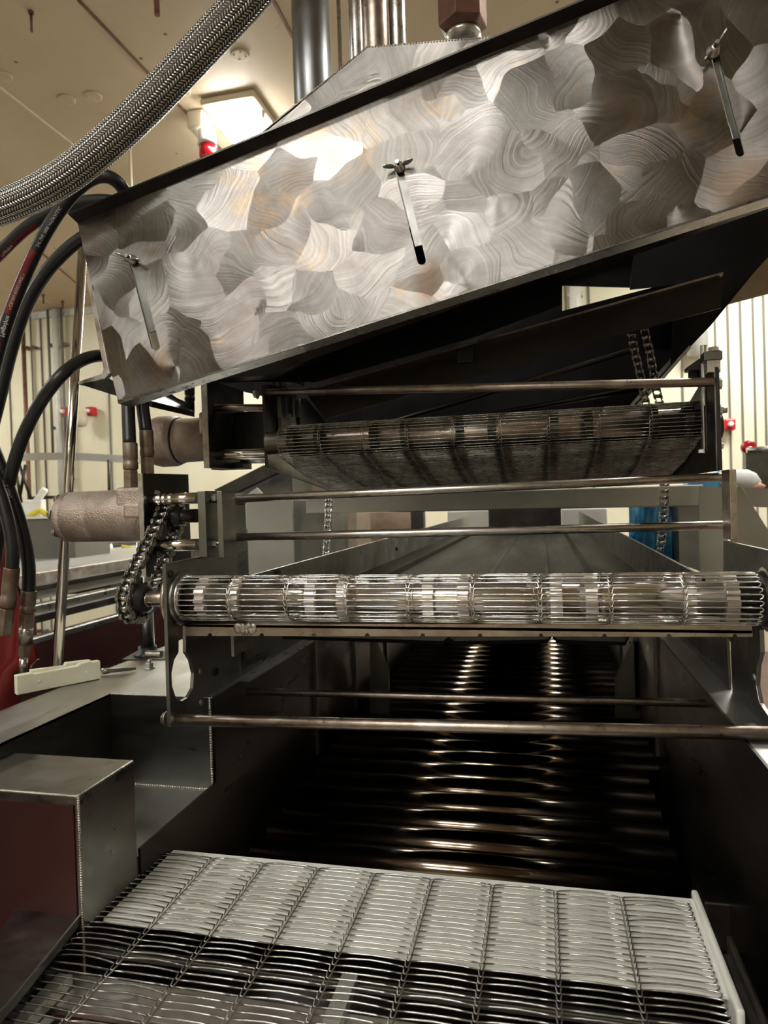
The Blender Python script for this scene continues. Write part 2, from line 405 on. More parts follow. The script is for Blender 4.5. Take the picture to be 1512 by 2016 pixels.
# round screw caps in the ceiling
for i, (a, b) in enumerate([(131, 195), (183, 188), (472, 107), (358, 178), (5, 148)]):
    p = W(a, b, Z=3.6)
    m = MB().rev(p, (0, 0, -1), [(0, .045), (.006, .045), (.008, .04)], 28)
    for k in range(4):
        an = k * 1.57 + .5; m.rev(p + V((math.cos(an) * .028, math.sin(an) * .028, -.008)), (0, 0, -1), [(0, .005), (.003, .004)], 8)
    tag(m.build('cover_plate', 'ceil'), ['round screwed cover plate on ceiling, left one of the close pair', 'round screwed cover plate on ceiling, right one of the close pair',
        'round screwed ceiling cover plate nearest the upright grey pipe', 'round screwed ceiling cover plate beside the bright light fixture', 'round screwed ceiling cover plate at the left picture edge'][i], 'cover plate')
for i, (a, b, L, r, mt, lab) in enumerate([(61, 22, .09, .006, 'hexrust', 'rusty bolt hanging from the ceiling at upper left'),
        (308, -12, .09, .012, 'hexrust', 'brown stub bolt in ceiling above the braided hose'),
        (255, 275, .55, .009, 'ivory', 'yellowed rod hanging from ceiling behind the black hose loop'),
        (85, 580, .09, .009, 'hexrust', 'thin rusty hanger at ceiling edge, left of the pair'), (123, 592, .09, .009, 'hexrust', 'thin rusty hanger at ceiling edge, right of the pair')]):
    p = W(a, b, Z=3.6)
    m = MB().cyl(p, p - V((0, 0, L)), r, 10); m.hexn(p - V((0, 0, .012)), (0, 0, 1), r * 2.2, .012)
    tag(m.build('ceiling_rod', mt), lab, 'rod')
# ceiling light fixtures
def fixture(x, y, w_, l_, lab, grp=None):
    t = thing('ceiling_light', lab, 'light', (x, y, 3.6), grp)
    hs_ = MB().box((x - w_ - .03, y - l_ - .03, 3.56), (x + w_ + .03, y + l_ + .03, 3.6)).build('housing', 'ivory', t, .01)
    MB().box((x - w_, y - l_, 3.51), (x + w_, y + l_, 3.559)).build('diffuser', 'lamp', t, .02)
    for sx in (-1, 1):
        for sy in (-.6, 0, .6):
            MB().box((x + sx * (w_ + .012) - .008, y + sy * l_ - .02, 3.53), (x + sx * (w_ + .012) + .008, y + sy * l_ + .02, 3.575)).build('clip', 'ivory', hs_, .003)
    return t
for i, (x, y, w_, l_) in enumerate(LAMPS):
    fixture(x, y, w_, l_, 'glowing rectangular ceiling light beside the red beacon' if i == 0 else ['', 'wider near ceiling light behind the viewer on the left', 'smaller near ceiling light behind the viewer on the right', 'widest far ceiling light behind the viewer', 'smaller far ceiling light behind the viewer', 'unseen ceiling light added over the far end of the fryer to brighten the wall', 'unseen ceiling light added by the far right of the back wall to brighten it', 'unseen ceiling light added in the far left corner to brighten the hall', 'unseen ceiling light added halfway along the left side to brighten the hall', 'unseen ceiling light added above the hopper to brighten the hall'][i],
            None if i == 0 else 'ceiling lights outside the frame')
# junction box and red beacon beside the light
p = W(393, 236, Z=3.57)
t = thing('beacon_light', 'red beacon lamp on ivory box beside the ceiling light', 'beacon', p)
MB().box(p + V((-.05, -.06, -.07)), p + V((.05, .06, .03))).build('junction_box', 'ivory', t, .012)
q = W(402, 252, Y=p.y - .03)
MB().rev(q + V((.015, 0, -.02)), (0, 0, -1), [(0, .045), (.06, .05), (.075, .055), (.08, .03)], 28).build('base', 'white', t)
MB().rev(q + V((.015, 0, -.1)), (0, 0, -1), [(0, .045), (.06, .045), (.09, .038), (.105, .02), (.108, .002)], 28).build('lens', 'beacon', t)
# vertical conduits on the back wall
for px, r, mt, y0, y1, lab in [(57, .022, 'hexrust', 610, 1300, 'dark brown conduit running up the cream wall'),
        (72, .009, 'greypaint', 610, 1300, 'thin grey conduit next to the brown one'), (99, .014, 'greypaint', 605, 900, 'middle thin conduit on the left wall'),
        (116, .034, 'pvc', 605, 1040, 'wide pale pipe on the wall behind the steel pole'), (127, .016, 'greypaint', 605, 1000, 'narrow grey pipe touching the wide pale pipe'),
        (1133, .05, 'pvc', 500, 700, 'pale pipe glimpsed through the gap under the hopper'), (1372, .085, 'pvc', 560, 700, 'wide pale pipe by the hopper diagonal edge')]:
    a, b = W(px, y0, Y=6.40), W(px, y1, Y=6.40)
    x = (a.x + b.x) / 2
    m = MB().cyl((x, 6.40, 3.59), (x, 6.40, b.z), r, 16)
    m.box((x - r * 1.4, 6.40, b.z + .3), (x + r * 1.4, 6.49, b.z + .33)); m.box((x - r * 1.4, 6.40, 3.2), (x + r * 1.4, 6.49, 3.23))
    tag(m.build('wall_conduit', mt), lab, 'pipe')
# red pull switches on the wall
def estop(px, py, w_, lab):
    p = W(px, py, Y=6.42)
    t = thing('emergency_switch', lab, 'switch', p)
    MB().box(p + V((-w_, -.03, -w_ * 1.1)), p + V((w_, .06, w_ * 1.1))).build('housing', 'red', t, w_ * .3)
    MB().rev(p + V((0, -.03, 0)), (0, -1, 0), [(0, w_ * .45), (.03, w_ * .5), (.04, w_ * .3)], 20).build('button', 'white', t)
estop(1436, 836, .045, 'square red switch box on wall right of the conveyor plate')
estop(178, 810, .045, 'red switch box on wall right of the steel pole')
estop(128, 811, .045, 'red switch box on wall left of the steel pole')
p = W(155, 810, Y=6.35)
tag(MB().rev(p + V((.02, 0, 0)), (0, 0, -1), [(0, .06), (.1, .075), (.16, .05), (.17, .01)], 20).build('wall_horn', 'ivory'), 'ivory wall horn between two red switches', 'horn')
p = W(1471, 881, Y=3.5)
t = thing('pull_cord_switch', 'red round switch with white knob at right picture edge', 'switch', p)
MB().rev(p, (0, -1, 0), [(0, .03), (.035, .032), (.045, .02)], 24).build('housing', 'red', t)
MB().rev(p + V((-.005, -.045, -.012)), (0, -1, 0), [(0, .012), (.02, .013), (.025, .006)], 16).build('button', 'white', t)

# ================================================================== BACKGROUND MACHINES
# long conveyor machine to the left, maroon skirt under steel rails
t = thing('side_conveyor', 'long conveyor with maroon skirt and steel rails at left behind', 'conveyor', (-1.8, 3, 0))
XS = -1.50
ys = [1.0, 5.6]
MB().box((XS - .03, ys[0], .25), (XS, ys[1], W(200, 1232, X=XS).z)).build('skirt', 'maroon', t)
zt = W(200, 1232, X=XS).z
for k, (dz, dx, h, mt) in enumerate([(.0, 0, .022, 'steel'), (.05, -.06, .028, 'dark'), (.075, -.08, .03, 'steel'), (.135, -.16, .02, 'dark'), (.15, -.18, .045, 'edge')]):
    MB().box((XS + dx - .035, ys[0], zt + dz), (XS + dx, ys[1], zt + dz + h)).build('side_rail', mt, t, .004)
MB().box((XS - 1.3, ys[0], zt + .10), (XS - .2, ys[1], zt + .15)).build('bed', 'lightgrey', t)
for k in range(5):
    q = V((XS, 1.75 + k * .75, W(200, 1260, X=XS).z - .02)); MB().rev(q, (1, 0, 0), [(0, .03), (.012, .026)], 20).build('bolt_cover', 'maroon', t)
for yy in (1.5, 4.8):
    MB().box((XS - .4, yy, 0), (XS - .34, yy + .06, .3)).build('leg', 'steel', t)
# cabinet
a = W(55, 1022, Y=3.2); b = W(152, 1170, Y=3.2)
t = thing('control_cabinet', 'plain olive grey cabinet behind the steel pole', 'cabinet', ((a.x + b.x) / 2, 3.35, 0))
MB().box((a.x - .25, 3.2, b.z), (b.x, 3.5, a.z)).build('body', 'greypaint', t, .004)
MB().box((a.x - .26, 3.19, a.z), (b.x + .01, 3.51, a.z + .012)).build('lid', 'white', t)
a = W(92, 1016, Y=3.3); tag(MB().tube(smooth_path([a + V((-.12, 0, 0.0)), a + V((-.06, .02, .03)), a + V((0, 0, .012)), a + V((.05, .03, .02)), a + V((.1, 0, 0))]), .016, 10).build('yellow_cord', 'yellow'), 'yellow cord lying on the grey cabinet', 'cord')
a, b = W(60, 1018, Y=3.35), W(62, 985, Y=3.35)
m = MB().box(a + V((-.05, 0, 0)), a + V((.07, .05, .10))); m.cyl(a + V((.02, .02, .08)), a + V((.09, .02, .16)), .02, 14)
tag(m.build('white_bracket', 'white', None, .01), 'white angled bracket standing on the grey cabinet', 'bracket')
# horizontal steel guide rail with stays
a, b = W(10, 900, Y=4.6), W(262, 905, Y=4.6)
t = thing('guide_rail', 'pale horizontal steel guide rail in front of the wall', 'rail', (a.x, 4.6, 0))
mid = (a + b) / 2 + V((0, .0, .01))
m = MB()
for i in range(12):
    s0, s1 = i / 12, (i + 1) / 12
    pa = a.lerp(b, s0) + V((0, .5 * (s0 - .5) ** 2, .06 * (.25 - (s0 - .5) ** 2))); pb = a.lerp(b, s1) + V((0, .5 * (s1 - .5) ** 2, .06 * (.25 - (s1 - .5) ** 2)))
    m.beam(pa, pb + (pb - pa) * .02, .03, .055)
m.build('rail', 'lightgrey', t)
for (p0, p1) in [((38, 915), (62, 985)), ((30, 920), (42, 990)), ((50, 915), (38, 985)), ((214, 905), (216, 1000))]:
    MB().cyl(W(*p0, Y=4.6), W(*p1, Y=4.6), .012, 10).build('stay', 'dark', t)
q = W(75, 980, Y=4.55); MB().box(q + V((-.06, 0, -.012)), q + V((.13, .05, .012))).build('clamp_bar', 'black', t)
# clutter of small machinery seen beneath the lower motor
t = thing('packing_machine', 'grey jumble of machinery seen below the lower hydraulic motor', 'machine', (-1.9, 4.2, 0))
for (x0, y0, x1, y1, Y, mt, nm) in [(150, 1070, 300, 1125, 4.4, 'clutter', 'housing'), (142, 1110, 178, 1132, 3.6, 'white', 'guard'), (150, 1128, 188, 1146, 3.7, 'dark', 'tray'),
        (190, 1095, 270, 1160, 4.2, 'clutter', 'housing'), (238, 1060, 300, 1140, 4.6, 'lightgrey', 'chute')]:
    a, b = W(x0, y0, Y=Y), W(x1, y1, Y=Y)
    MB().box((a.x, Y, b.z), (b.x, Y + .25, a.z)).build(nm, mt, t, .02)
for (p0, p1, mt) in [((182, 1118), (205, 1095), 'pvc'), ((215, 1072), (222, 1100), 'steel'), ((205, 1110), (210, 1145), 'steel')]:
    MB().cyl(W(*p0, Y=3.9), W(*p1, Y=3.9), .02, 12).build('lever', mt, t)
for (a_, b_) in [(188, 1118), (167, 1079), (212, 1118)]:
    MB().rev(W(a_, b_, Y=3.8), (0, -1, 0), [(0, .02), (.02, .018)], 14).build('knob', 'red', t)
tag(MB().tube(smooth_path([W(240, 1076, Y=4.0), W(262, 1080, Y=4.0), W(285, 1086, Y=4.0)]), .012, 8).build('yellow_cord', 'yellow'), 'yellow cord below the lower hydraulic motor', 'cord')
# wooden/tan wall patches and steel posts behind the fryer
def slab(name, pts, Y, th, mt, parent=None, bevel=0, label=None, foot=False):
    ps_ = [W(*p, Y=Y) for p in pts]
    if foot: ps_[-1].z = 0; ps_[-2].z = 0; ps_[-1].x = ps_[0].x; ps_[-2].x = ps_[-3].x
    return MB().prism(ps_, (0, th, 0)).build(name, mt, parent, bevel, label)
t = thing('exit_frame', 'grey steel gantry posts and cross beam behind the fryer pan', 'frame', (-.2, 2.4, 0))
slab('cross_beam', [(602, 978), (1385, 954), (1386, 996), (602, 1012)], 2.26, .035, 'lightgrey', t, .004)
slab('post', [(485, 985), (575, 985), (577, 1140), (470, 1140)], 2.30, .01, 'lightgrey', t, 0, None, True)
slab('post_side', [(575, 985), (640, 985), (640, 1140), (577, 1140)], 2.36, .3, 'plate', t)
slab('post', [(1375, 958), (1430, 958), (1430, 1125), (1378, 1125)], 2.22, .01, 'lightgrey', t, 0, None, True)
slab('post_side', [(1335, 962), (1376, 958), (1378, 1125), (1338, 1110)], 2.30, .25, 'plate', t)
slab('gusset', [(1440, 960), (1458, 957), (1560, 1120), (1440, 1120)], 2.1, .01, 'lightgrey', t)
slab('cross_beam', [(1462, 960), (1530, 962), (1530, 1000), (1485, 998)], 2.4, .06, 'lightgrey', t)
slab('gusset', [(505, 960), (530, 985), (470, 1060), (470, 985)], 2.6, .01, 'lightgrey', t)
t2 = thing('side_hopper', 'dark grey sloped metal hood left behind the conveyors', 'hood', (-.8, 3.2, 0))
slab('hood_panel', [(440, 960), (520, 925), (575, 930), (575, 1000), (420, 1000)], 3.1, .3, 'clutter', t2, .01, None, True)
slab('hood_lip', [(420, 965), (520, 915), (560, 925), (440, 982)], 2.95, .04, 'dark', t2, .005)
tag(slab('tan_cabinet', [(575, 930), (700, 925), (700, 990), (575, 990)], 3.6, .3, 'panel_r', None, .01, None, True), 'tan stained cabinet behind the sagging mesh belt', 'cabinet')
tag(slab('orange_cabinet', [(690, 1000), (808, 1000), (808, 1045), (680, 1050)], 4.7, .3, 'panel_r', None, .01, None, True), 'brownish orange cabinet seen between the two upper bars', 'cabinet')
tag(slab('pale_container', [(880, 1003), (968, 1000), (968, 1040), (880, 1045)], 5.5, .3, 'lightgrey', None, .02, None, True), 'pale container left of the dark pan far end', 'container')
tag(slab('pale_container', [(1105, 998), (1195, 996), (1200, 1050), (1105, 1050)], 5.3, .3, 'lightgrey', None, .02, None, True), 'pale container right of the dark pan far end', 'container')
tag(slab('machine_post', [(808, 1000), (833, 1000), (833, 1045), (808, 1045)], 4.6, .08, 'black', None, 0, None, True), 'black upright post between tan cabinet and pale container', 'post')
# blue plastic liner hung on a rail
m = MB(); R_ = []; 
for i in range(15):
    for j in range(12):
        px = 1240 + (1342 - 1240) * i / 14; py = 962 + 140 * j / 11
        p = W(px, py, Y=2.44); p.y += .025 * math.sin(i * 1.3 + j * .35) + .012 * math.sin(i * 2.9 + j); R_.append(p)
for th in (0, .006): m.add([p + V((0, th, 0)) for p in R_], [(i * 12 + j, i * 12 + j + 1, (i + 1) * 12 + j + 1, (i + 1) * 12 + j) for i in range(14) for j in range(11)], smooth=True)
tag(m.build('plastic_liner', 'blue', None, recalc=False), 'bright blue plastic liner hanging behind the right chain', 'plastic liner')
tag(slab('blue_tray', [(1358, 938), (1440, 925), (1440, 962), (1350, 965)], 3.0, .1, 'blue', None, .01), 'light blue tray behind the right upright bar', 'tray')
t = thing('wrapped_bundle', 'white wrapped bundle with pink underside at right picture edge', 'bundle', W(1470, 955, Y=3.0))
c = W(1466, 944, Y=3.0)
MB().rev(c + V((-.09, 0, -.01)), (1, 0, .0), [(0, .005), (.02, .035), (.06, .05), (.1, .05), (.13, .035), (.15, .004)], 24).build('wrap', 'white', t)
MB().rev(c + V((-.05, -.02, -.035)), (1, 0, .05), [(0, .004), (.02, .016), (.06, .022), (.1, .016), (.12, .003)], 20).build('underside', 'pink', t)
t = thing('grey_partition', 'grey steel partition with top rail at right picture edge', 'partition', W(1500, 1000, Y=3.4))
slab('sheet', [(1468, 892), (1560, 888), (1560, 985), (1470, 985)], 3.4, .02, 'clutter', t)
MB().cyl(W(1470, 887, Y=3.4), W(1570, 880, Y=3.4), .014, 14).build('top_rail', 'steel', t)

# ================================================================== FRYER
XL, XR = -.553, .247
t = thing('industrial_fryer', 'long stainless fryer tank with dark heating tubes and wide rim deck', 'fryer', (-.15, 2, 0))
FR = t
ZD = 1.08
m = MB().prism([(-.87, .45, ZD - .003), (-.745, .45, ZD - .003), (-.745, 1.048, ZD - .003), (XL, 1.048, ZD - .003), (XL, 4.5, ZD - .003), (-.87, 4.5, ZD - .003)], (0, 0, .003))
m.build('deck', 'deck', t)
MB().box((-.872, .45, .25), (-.869, 4.5, ZD)).build('outer_skirt', 'tank', t)
for dx in (.012, .03): MB().cyl((-.87 - dx, .5, ZD - .02 - dx * .4), (-.87 - dx, 2.0, ZD - .02 - dx * .4), .004, 10).build('cable', 'black', t)
# drip basin
MB().box((-.748, .50, .925), (-.745, 1.048, ZD)).build('basin_wall', 'tank', t)
MB().box((-.748, 1.045, .925), (XL, 1.048, ZD)).build('basin_wall', 'tank', t)
MB().box((-.748, .824, .922), (XL, 1.048, .926)).build('basin_floor', 'deck', t)
mm = MB()
for k in range(46):   # rough weld along the basin floor
    q = V((-.742 + .19 * k / 45, 1.043, .927)); mm.rev(q + V((0, 0, -.001)), (0, 0, 1), [(0, .0032), (.0016, .0026 + .0008 * random.random()), (.0026, .0008)], 6)
for k in range(34):
    q = V((XL - .001, 1.043, .935 + .145 * k / 33)); mm.rev(q, (0, -1, 0), [(0, .003), (.002, .0026), (.003, .001)], 6)
for k in range(46):
    q = V((-.742 + .19 * k / 45, 1.046, ZD)); mm.rev(q, (0, 0, 1), [(0, .0022), (.001, .0018), (.0016, .0006)], 6)
mm.build('weld_bead', 'edge', t)
# trough walls
def tp(y, z): return (XL, y, z)
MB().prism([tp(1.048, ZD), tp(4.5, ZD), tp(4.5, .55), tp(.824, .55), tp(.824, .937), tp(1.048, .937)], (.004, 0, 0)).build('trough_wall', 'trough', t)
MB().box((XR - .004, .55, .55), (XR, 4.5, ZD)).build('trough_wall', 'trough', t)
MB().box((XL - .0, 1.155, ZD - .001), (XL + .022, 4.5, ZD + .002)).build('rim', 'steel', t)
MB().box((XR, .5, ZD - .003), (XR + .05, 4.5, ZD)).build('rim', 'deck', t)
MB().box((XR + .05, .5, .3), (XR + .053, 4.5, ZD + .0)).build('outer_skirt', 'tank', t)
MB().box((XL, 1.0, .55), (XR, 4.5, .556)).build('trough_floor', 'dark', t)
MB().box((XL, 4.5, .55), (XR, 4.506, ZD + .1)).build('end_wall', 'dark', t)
for k in range(34):   # heating tubes, each slightly longer than the last gap
    y = 1.19 + k * .0815
    if y > 4.4: break
    mb_ = MB().cyl((XL + .004, y, .745), (XR - .004 if k > 5 else .21, y, .745), .031, 28)
    mb_.build('heating_tube', 'tube', t)
# gussets and inner channel
for (pts, X) in [([(730, 1255), (768, 1345), (768, 1375), (728, 1375)], None)]:
    pass
for px0, px1, px2, yb in ((728, 733, 766, 1375),):
    Y = 1.95
    MB().prism([W(728, 1250, Y=Y), W(738, 1250, Y=Y), W(766, 1322, Y=Y), W(766, 1440, Y=Y), W(728, 1440, Y=Y)], (0, .006, 0)).build('gusset', 'plate', t)
Y = 2.0
MB().prism([W(1245, 1262, Y=Y), W(1262, 1262, Y=Y), W(1290, 1380, Y=Y), W(1290, 1450, Y=Y), W(1211, 1450, Y=Y), W(1211, 1335, Y=Y)], (0, .006, 0)).build('gusset', 'plate', t)
for yy in (1.55, 1.9, 2.3, 2.7):
    MB().box((XL + .004, yy, .8), (XL + .012, yy + .012, ZD)).build('stiffener', 'plate', t)
    MB().box((XR - .012, yy + .1, .8), (XR - .004, yy + .112, ZD)).build('stiffener', 'plate', t)
Yc = 1.17
MB().prism([W(1395, 1603, Y=Yc), W(1435, 1601, Y=Yc), W(1436, 1790, Y=Yc), W(1398, 1780, Y=Yc)], (0, .05, 0)).build('wall_channel', 'dark', t, .002)
MB().prism([W(1384, 1571, Y=1.26), W(1417, 1572, Y=1.26), W(1420, 1605, Y=1.26), W(1386, 1608, Y=1.26)], (0, .03, 0)).build('wall_pad', 'plate', t, .002)
mm = MB()
for k in range(34):
    mm.rev(W(1437 + .08 * k, 1606 + 5.4 * k, Y=Yc - .0), (0, -1, 0), [(0, .0035), (.002, .003 + random.random() * .001), (.0035, .001)], 6)
mm.build('weld_bead', 'dark', t)
MB().box(W(1386, 1775, Y=1.05), W(1460, 1880, Y=1.05) + V((0, .09, 0))).build('drain_box', 'dark', t, .003)
# welded box at the near left corner
bx1, by0, by1, zt = -.552, .706, .822, 1.06
t = thing('corner_box', 'welded steel box in front of the drip basin', 'box', (-.65, .76, .5))
MB().box((-.744, by0, .5), (bx1, by1, zt)).build('body', 'boxsteel', t, .0025)
mm = MB()
for k in range(90): mm.rev((-.743 + (.19) * k / 89, by0, zt - .001), (0, 0, 1), [(0, .0022), (.0012, .0018), (.0018, .0005)], 6)
for k in range(80): mm.rev((bx1, by0, zt - .003 * k), (.7, -.7, 0), [(0, .002), (.001, .0016), (.0016, .0005)], 6)
mm.build('weld_bead', 'edge', t)
MB().box((-.744, by0 - .002, .5), (bx1 - .006, by0 - .0005, zt - .012)).build('front_reflection', 'maroon', t)  # added maroon sheet: the reflection in the box face put into its colour

# upper pan / return bed of the lower conveyor
t = thing('oil_pan', 'long black shiny pan between two side rails', 'pan', (-.15, 3, 1.15))
def rail(X, px0, py0, px1, py1):
    pass
MB().prism([(-.515, 1.05, 1.277), (-.515, 4.8, 1.285), (-.515, 4.8, 1.15), (-.515, 1.05, 1.15)], (.005, 0, 0)).build('side_rail', 'plate', t)
MB().prism([(.232, 1.12, 1.272), (.232, 4.8, 1.30), (.232, 4.8, 1.15), (.232, 1.12, 1.15)], (.005, 0, 0)).build('side_rail', 'dark', t)
m = MB()
prof = [(-.51, 1.20), (-.46, 1.185), (-.455, 1.17), (-.17, 1.165), (-.16, 1.172), (-.15, 1.165), (.0, 1.17), (.008, 1.18), (.016, 1.17), (.12, 1.168), (.13, 1.19), (.232, 1.20)]
m.prism([(x, 1.13, z) for x, z in prof] + [(x, 1.13, z - .006) for x, z in reversed(prof)], (0, 3.6, 0)).build('pan_sheet', 'pan', t)
A, B = W(961, 1002, Y=4.70), W(1106, 1046, Y=4.70)
MB().box((A.x, 4.70, B.z - .1), (B.x, 4.78, A.z)).build('end_block', 'dark', t, .01)
# inclined stiffener and bolts seen on the left rail
mm = MB()
for px, py in ((546, 1128), (780, 1080)): mm.bolt(W(px, py, X=-.509), (1, 0, 0), .007, .006)
mm.build('bolt', 'black', t)

# ================================================================== belts
def belt_mesh(path, x0, x1, nsp, pitch, r, wob=0.0, seg=5, hook=.004, bow=0):
    # path: list of (y, z); strands laid at even pitch along it, linked by small bends at each joint
    P = [V((0, a, b)) for a, b in path]; L = [0]
    for i in range(1, len(P)): L.append(L[-1] + (P[i] - P[i - 1]).length)
    def at(s):
        s = max(0, min(L[-1] - 1e-6, s)); i = 0
        while L[i + 1] < s: i += 1
        k = (s - L[i]) / (L[i + 1] - L[i]); p = P[i].lerp(P[i + 1], k); tt = (P[i + 1] - P[i]).normalized()
        return p, V((0, -tt.z, tt.y))
    m = MB(); nst = int(L[-1] / pitch); dx = (x1 - x0) / nsp
    for i in range(nst):
        s = (i + .5) * pitch; pts = []
        def pt(x, ds, dn=0.0):
            p, nn = at(s + ds); pts.append(V((x, p.y, p.z)) + nn * dn)
        pt(x0 + .004, -pitch * .75, -.0008); pt(x0 + .001, -pitch * .55, -.0004); pt(x0, -pitch * .2)
        for k in range(nsp):
            xa, xb = x0 + k * dx, x0 + (k + 1) * dx
            w1 = random.uniform(-wob, wob); w2 = bow * (1 + .3 * random.uniform(-1, 1)) + (random.uniform(-wob, wob) if random.random() < .25 else 0)
            pt(xa + .003, 0); pt(xa + dx * .25, w1 * .6, w2 * .7); pt(xa + dx * .5, w1, w2); pt(xa + dx * .75, w1 * .6, w2 * .7); pt(xb - .003, 0)
            if k < nsp - 1:
                pt(xb - .0014, -pitch * .9, -.0006); pt(xb + .0014, -pitch * .95, -.0006)
        pt(x1, -pitch * .2); pt(x1 - .001, -pitch * .55, -.0004); pt(x1 - .004, -pitch * .75, -.0008)
        m.tube(pts, r, seg, ref=(0, .3, 1), caps=False)
    return m
def toothed(m, x, y, z, rr, w_, n=12, ph=0.0):
    vs = []
    for k in range(n):
        for a, q in ((-.28, .90), (-.2, 1), (.2, 1), (.28, .90)):
            an = (k + a + ph) * 2 * math.pi / n; vs.append((x, y + rr * q * math.cos(an), z + rr * q * math.sin(an)))
    m.prism(vs, (w_, 0, 0)); return m

# ------------------------------------------------------------------ lower conveyor head
t = thing('lower_conveyor', 'lower wire mesh conveyor head with drum and tie bars', 'conveyor', (-.15, .99, 1.06))
LC = t
RY, RZ = .985, None
RZ = (W(360, 1180, X=-.54).z * 0 + W(900, 1178, Y=.985).z)
PL = -.565; PR = .285
# left side plate with oval hole and slot
def onX(X, pts): return [W(a, b, X=X) for a, b in pts]
def ellipse(X, cx_, cy_, rx, ry, n=28): return [W(cx_ + rx * math.cos(2 * math.pi * k / n), cy_ + ry * math.sin(2 * math.pi * k / n), X=X) for k in range(n)]
hole = [(352, 1232), (366, 1232), (366, 1284), (376, 1300), (382, 1325), (380, 1355), (370, 1373), (358, 1380), (347, 1375), (339, 1350), (338, 1325), (343, 1300), (352, 1284)]
MB().prism(onX(PL, [(326, 1110), (447, 1085), (463, 1088), (472, 1140), (472, 1362), (341, 1431), (336, 1431)]), (-.006, 0, 0), [onX(PL, hole)]).build('side_plate', 'plate', t, .0006)
MB().prism(onX(PL + .001, [(428, 966), (482, 972), (487, 1083), (463, 1090), (444, 1088), (428, 1092)]), (-.005, 0, 0)).build('upright_plate', 'plate', t, .0006)
MB().prism(onX(PL, [(473, 1142), (640, 1142), (640, 1240), (474, 1338)]), (-.004, 0, 0)).build('rear_side_plate', 'tank', t)
MB().prism(onX(PR, [(1424, 1142), (1300, 1142), (1300, 1232), (1436, 1368)]), (.004, 0, 0)).build('rear_side_plate', 'tank', t)
e0, e1 = W(325, 1110, X=PL), W(335, 1431, X=PL)
# slotted vertical bars
for (xa, xb, wy, mt) in ((388, 408, .055, 'edge'), (426, 441, .05, 'edge')):
    A = W(xa, 967, Y=1.055); B = W(xb, 1098, Y=1.055)
    MB().box((A.x, 1.055, B.z), (B.x, 1.055 + wy, A.z)).build('slotted_bar', 'plate', t, .001)
A = W(410, 970, Y=1.12); B = W(426, 1090, Y=1.12)
MB().box((A.x, 1.115, B.z), (B.x + .004, 1.12, A.z)).build('back_bar', 'plate', t, .0008)
for py in (982, 1070):
    q = W(405, py, Y=1.08); m = MB().thread(q, q + V((.028, 0, 0)), .0042); m.hexn(q + V((.014, 0, 0)), (1, 0, 0), .008, .008); m.build('adjusting_screw', 'bolt', t)
# bolts on the plate
mm = MB()
for px, py in ((394, 1322), (395, 1383)): mm.rev(W(px, py, X=PL), (1, 0, 0), [(0, .005), (.002, .004)], 16)
mm.build('bolt', 'bolt', t)
mm = MB()
for px, py, r in ((424, 1322, .0075), (480, 1291, .008), (335, 1130, .006)): mm.rev(W(px, py, X=PL), (1, 0, 0), [(0, r), (.003, r * .9)], 20)
mm.build('plate_plug', 'dark', t)
# right side plate
rh = [(1512, 1215), (1495, 1240), (1497, 1285), (1490, 1310), (1488, 1350), (1495, 1385), (1515, 1415), (1545, 1400), (1552, 1340), (1545, 1290), (1530, 1270), (1530, 1215)]
MB().prism(onX(PR, [(1424, 1064), (1560, 1094), (1580, 1500), (1530, 1478), (1443, 1394), (1438, 1264), (1424, 1240)]), (.006, 0, 0), [onX(PR, rh)]).build('side_plate', 'plate', t, .0006)
A = W(1421, 925, X=.30); 
yb = 1.17
A = W(1436, 924, Y=yb); B = W(1453, 1063, Y=yb)
MB().box((A.x, yb, B.z), (B.x, yb + .05, A.z)).build('upright_bar', 'rodbrown', t, .001)
q = W(1487, 1333, X=PR - .001); MB().rev(q, (-1, 0, 0), [(0, .005), (.003, .004)], 14).build('bolt', 'bolt', t)
MB().prism([W(1436, 1385, Y=1.16), W(1452, 1385, Y=1.16), W(1454, 1403, Y=1.16), W(1442, 1403, Y=1.16)], (0, .02, 0)).build('foot_lug', 'plate', t)
MB().prism([W(440, 1358, Y=1.16), W(454, 1352, Y=1.16), W(455, 1380, Y=1.16), W(441, 1384, Y=1.16)], (0, .02, 0)).build('foot_lug', 'panel_r', t)
# tie bars
def bar(a, b, r, mt, name='tie_bar', parent=None): return MB().cyl(a, b, r, 24, bev=r * .15).build(name, mt, parent or t)
bar(W(462, 982, X=-.553), W(1432, 939, X=.30), .0075, 'rod')
bar(W(460, 1058, X=-.553), W(1434, 1034, X=.30), .0075, 'rod')
bar(W(472, 1361, X=-.563), W(1442, 1386, X=.285), .0065, 'rodbrown')
bar(W(336, 1417, Y=.955), W(1600, 1446, Y=.955), .0088, 'rodbrown')
MB().bolt(W(333, 1415, Y=.955) + V((-.003, 0, 0)), (-1, 0, 0), .009, .008).build('bolt', 'bolt', t)
q = W(1455, 1440, X=PR)
# clamp collar at upper bar left end
q = W(466, 982, X=-.553)
m = MB().rev(q, (1, 0, 0), [(0, .011), (.015, .0115), (.018, .009)], 8, smooth=False); m.build('weld_collar', 'edge', t)
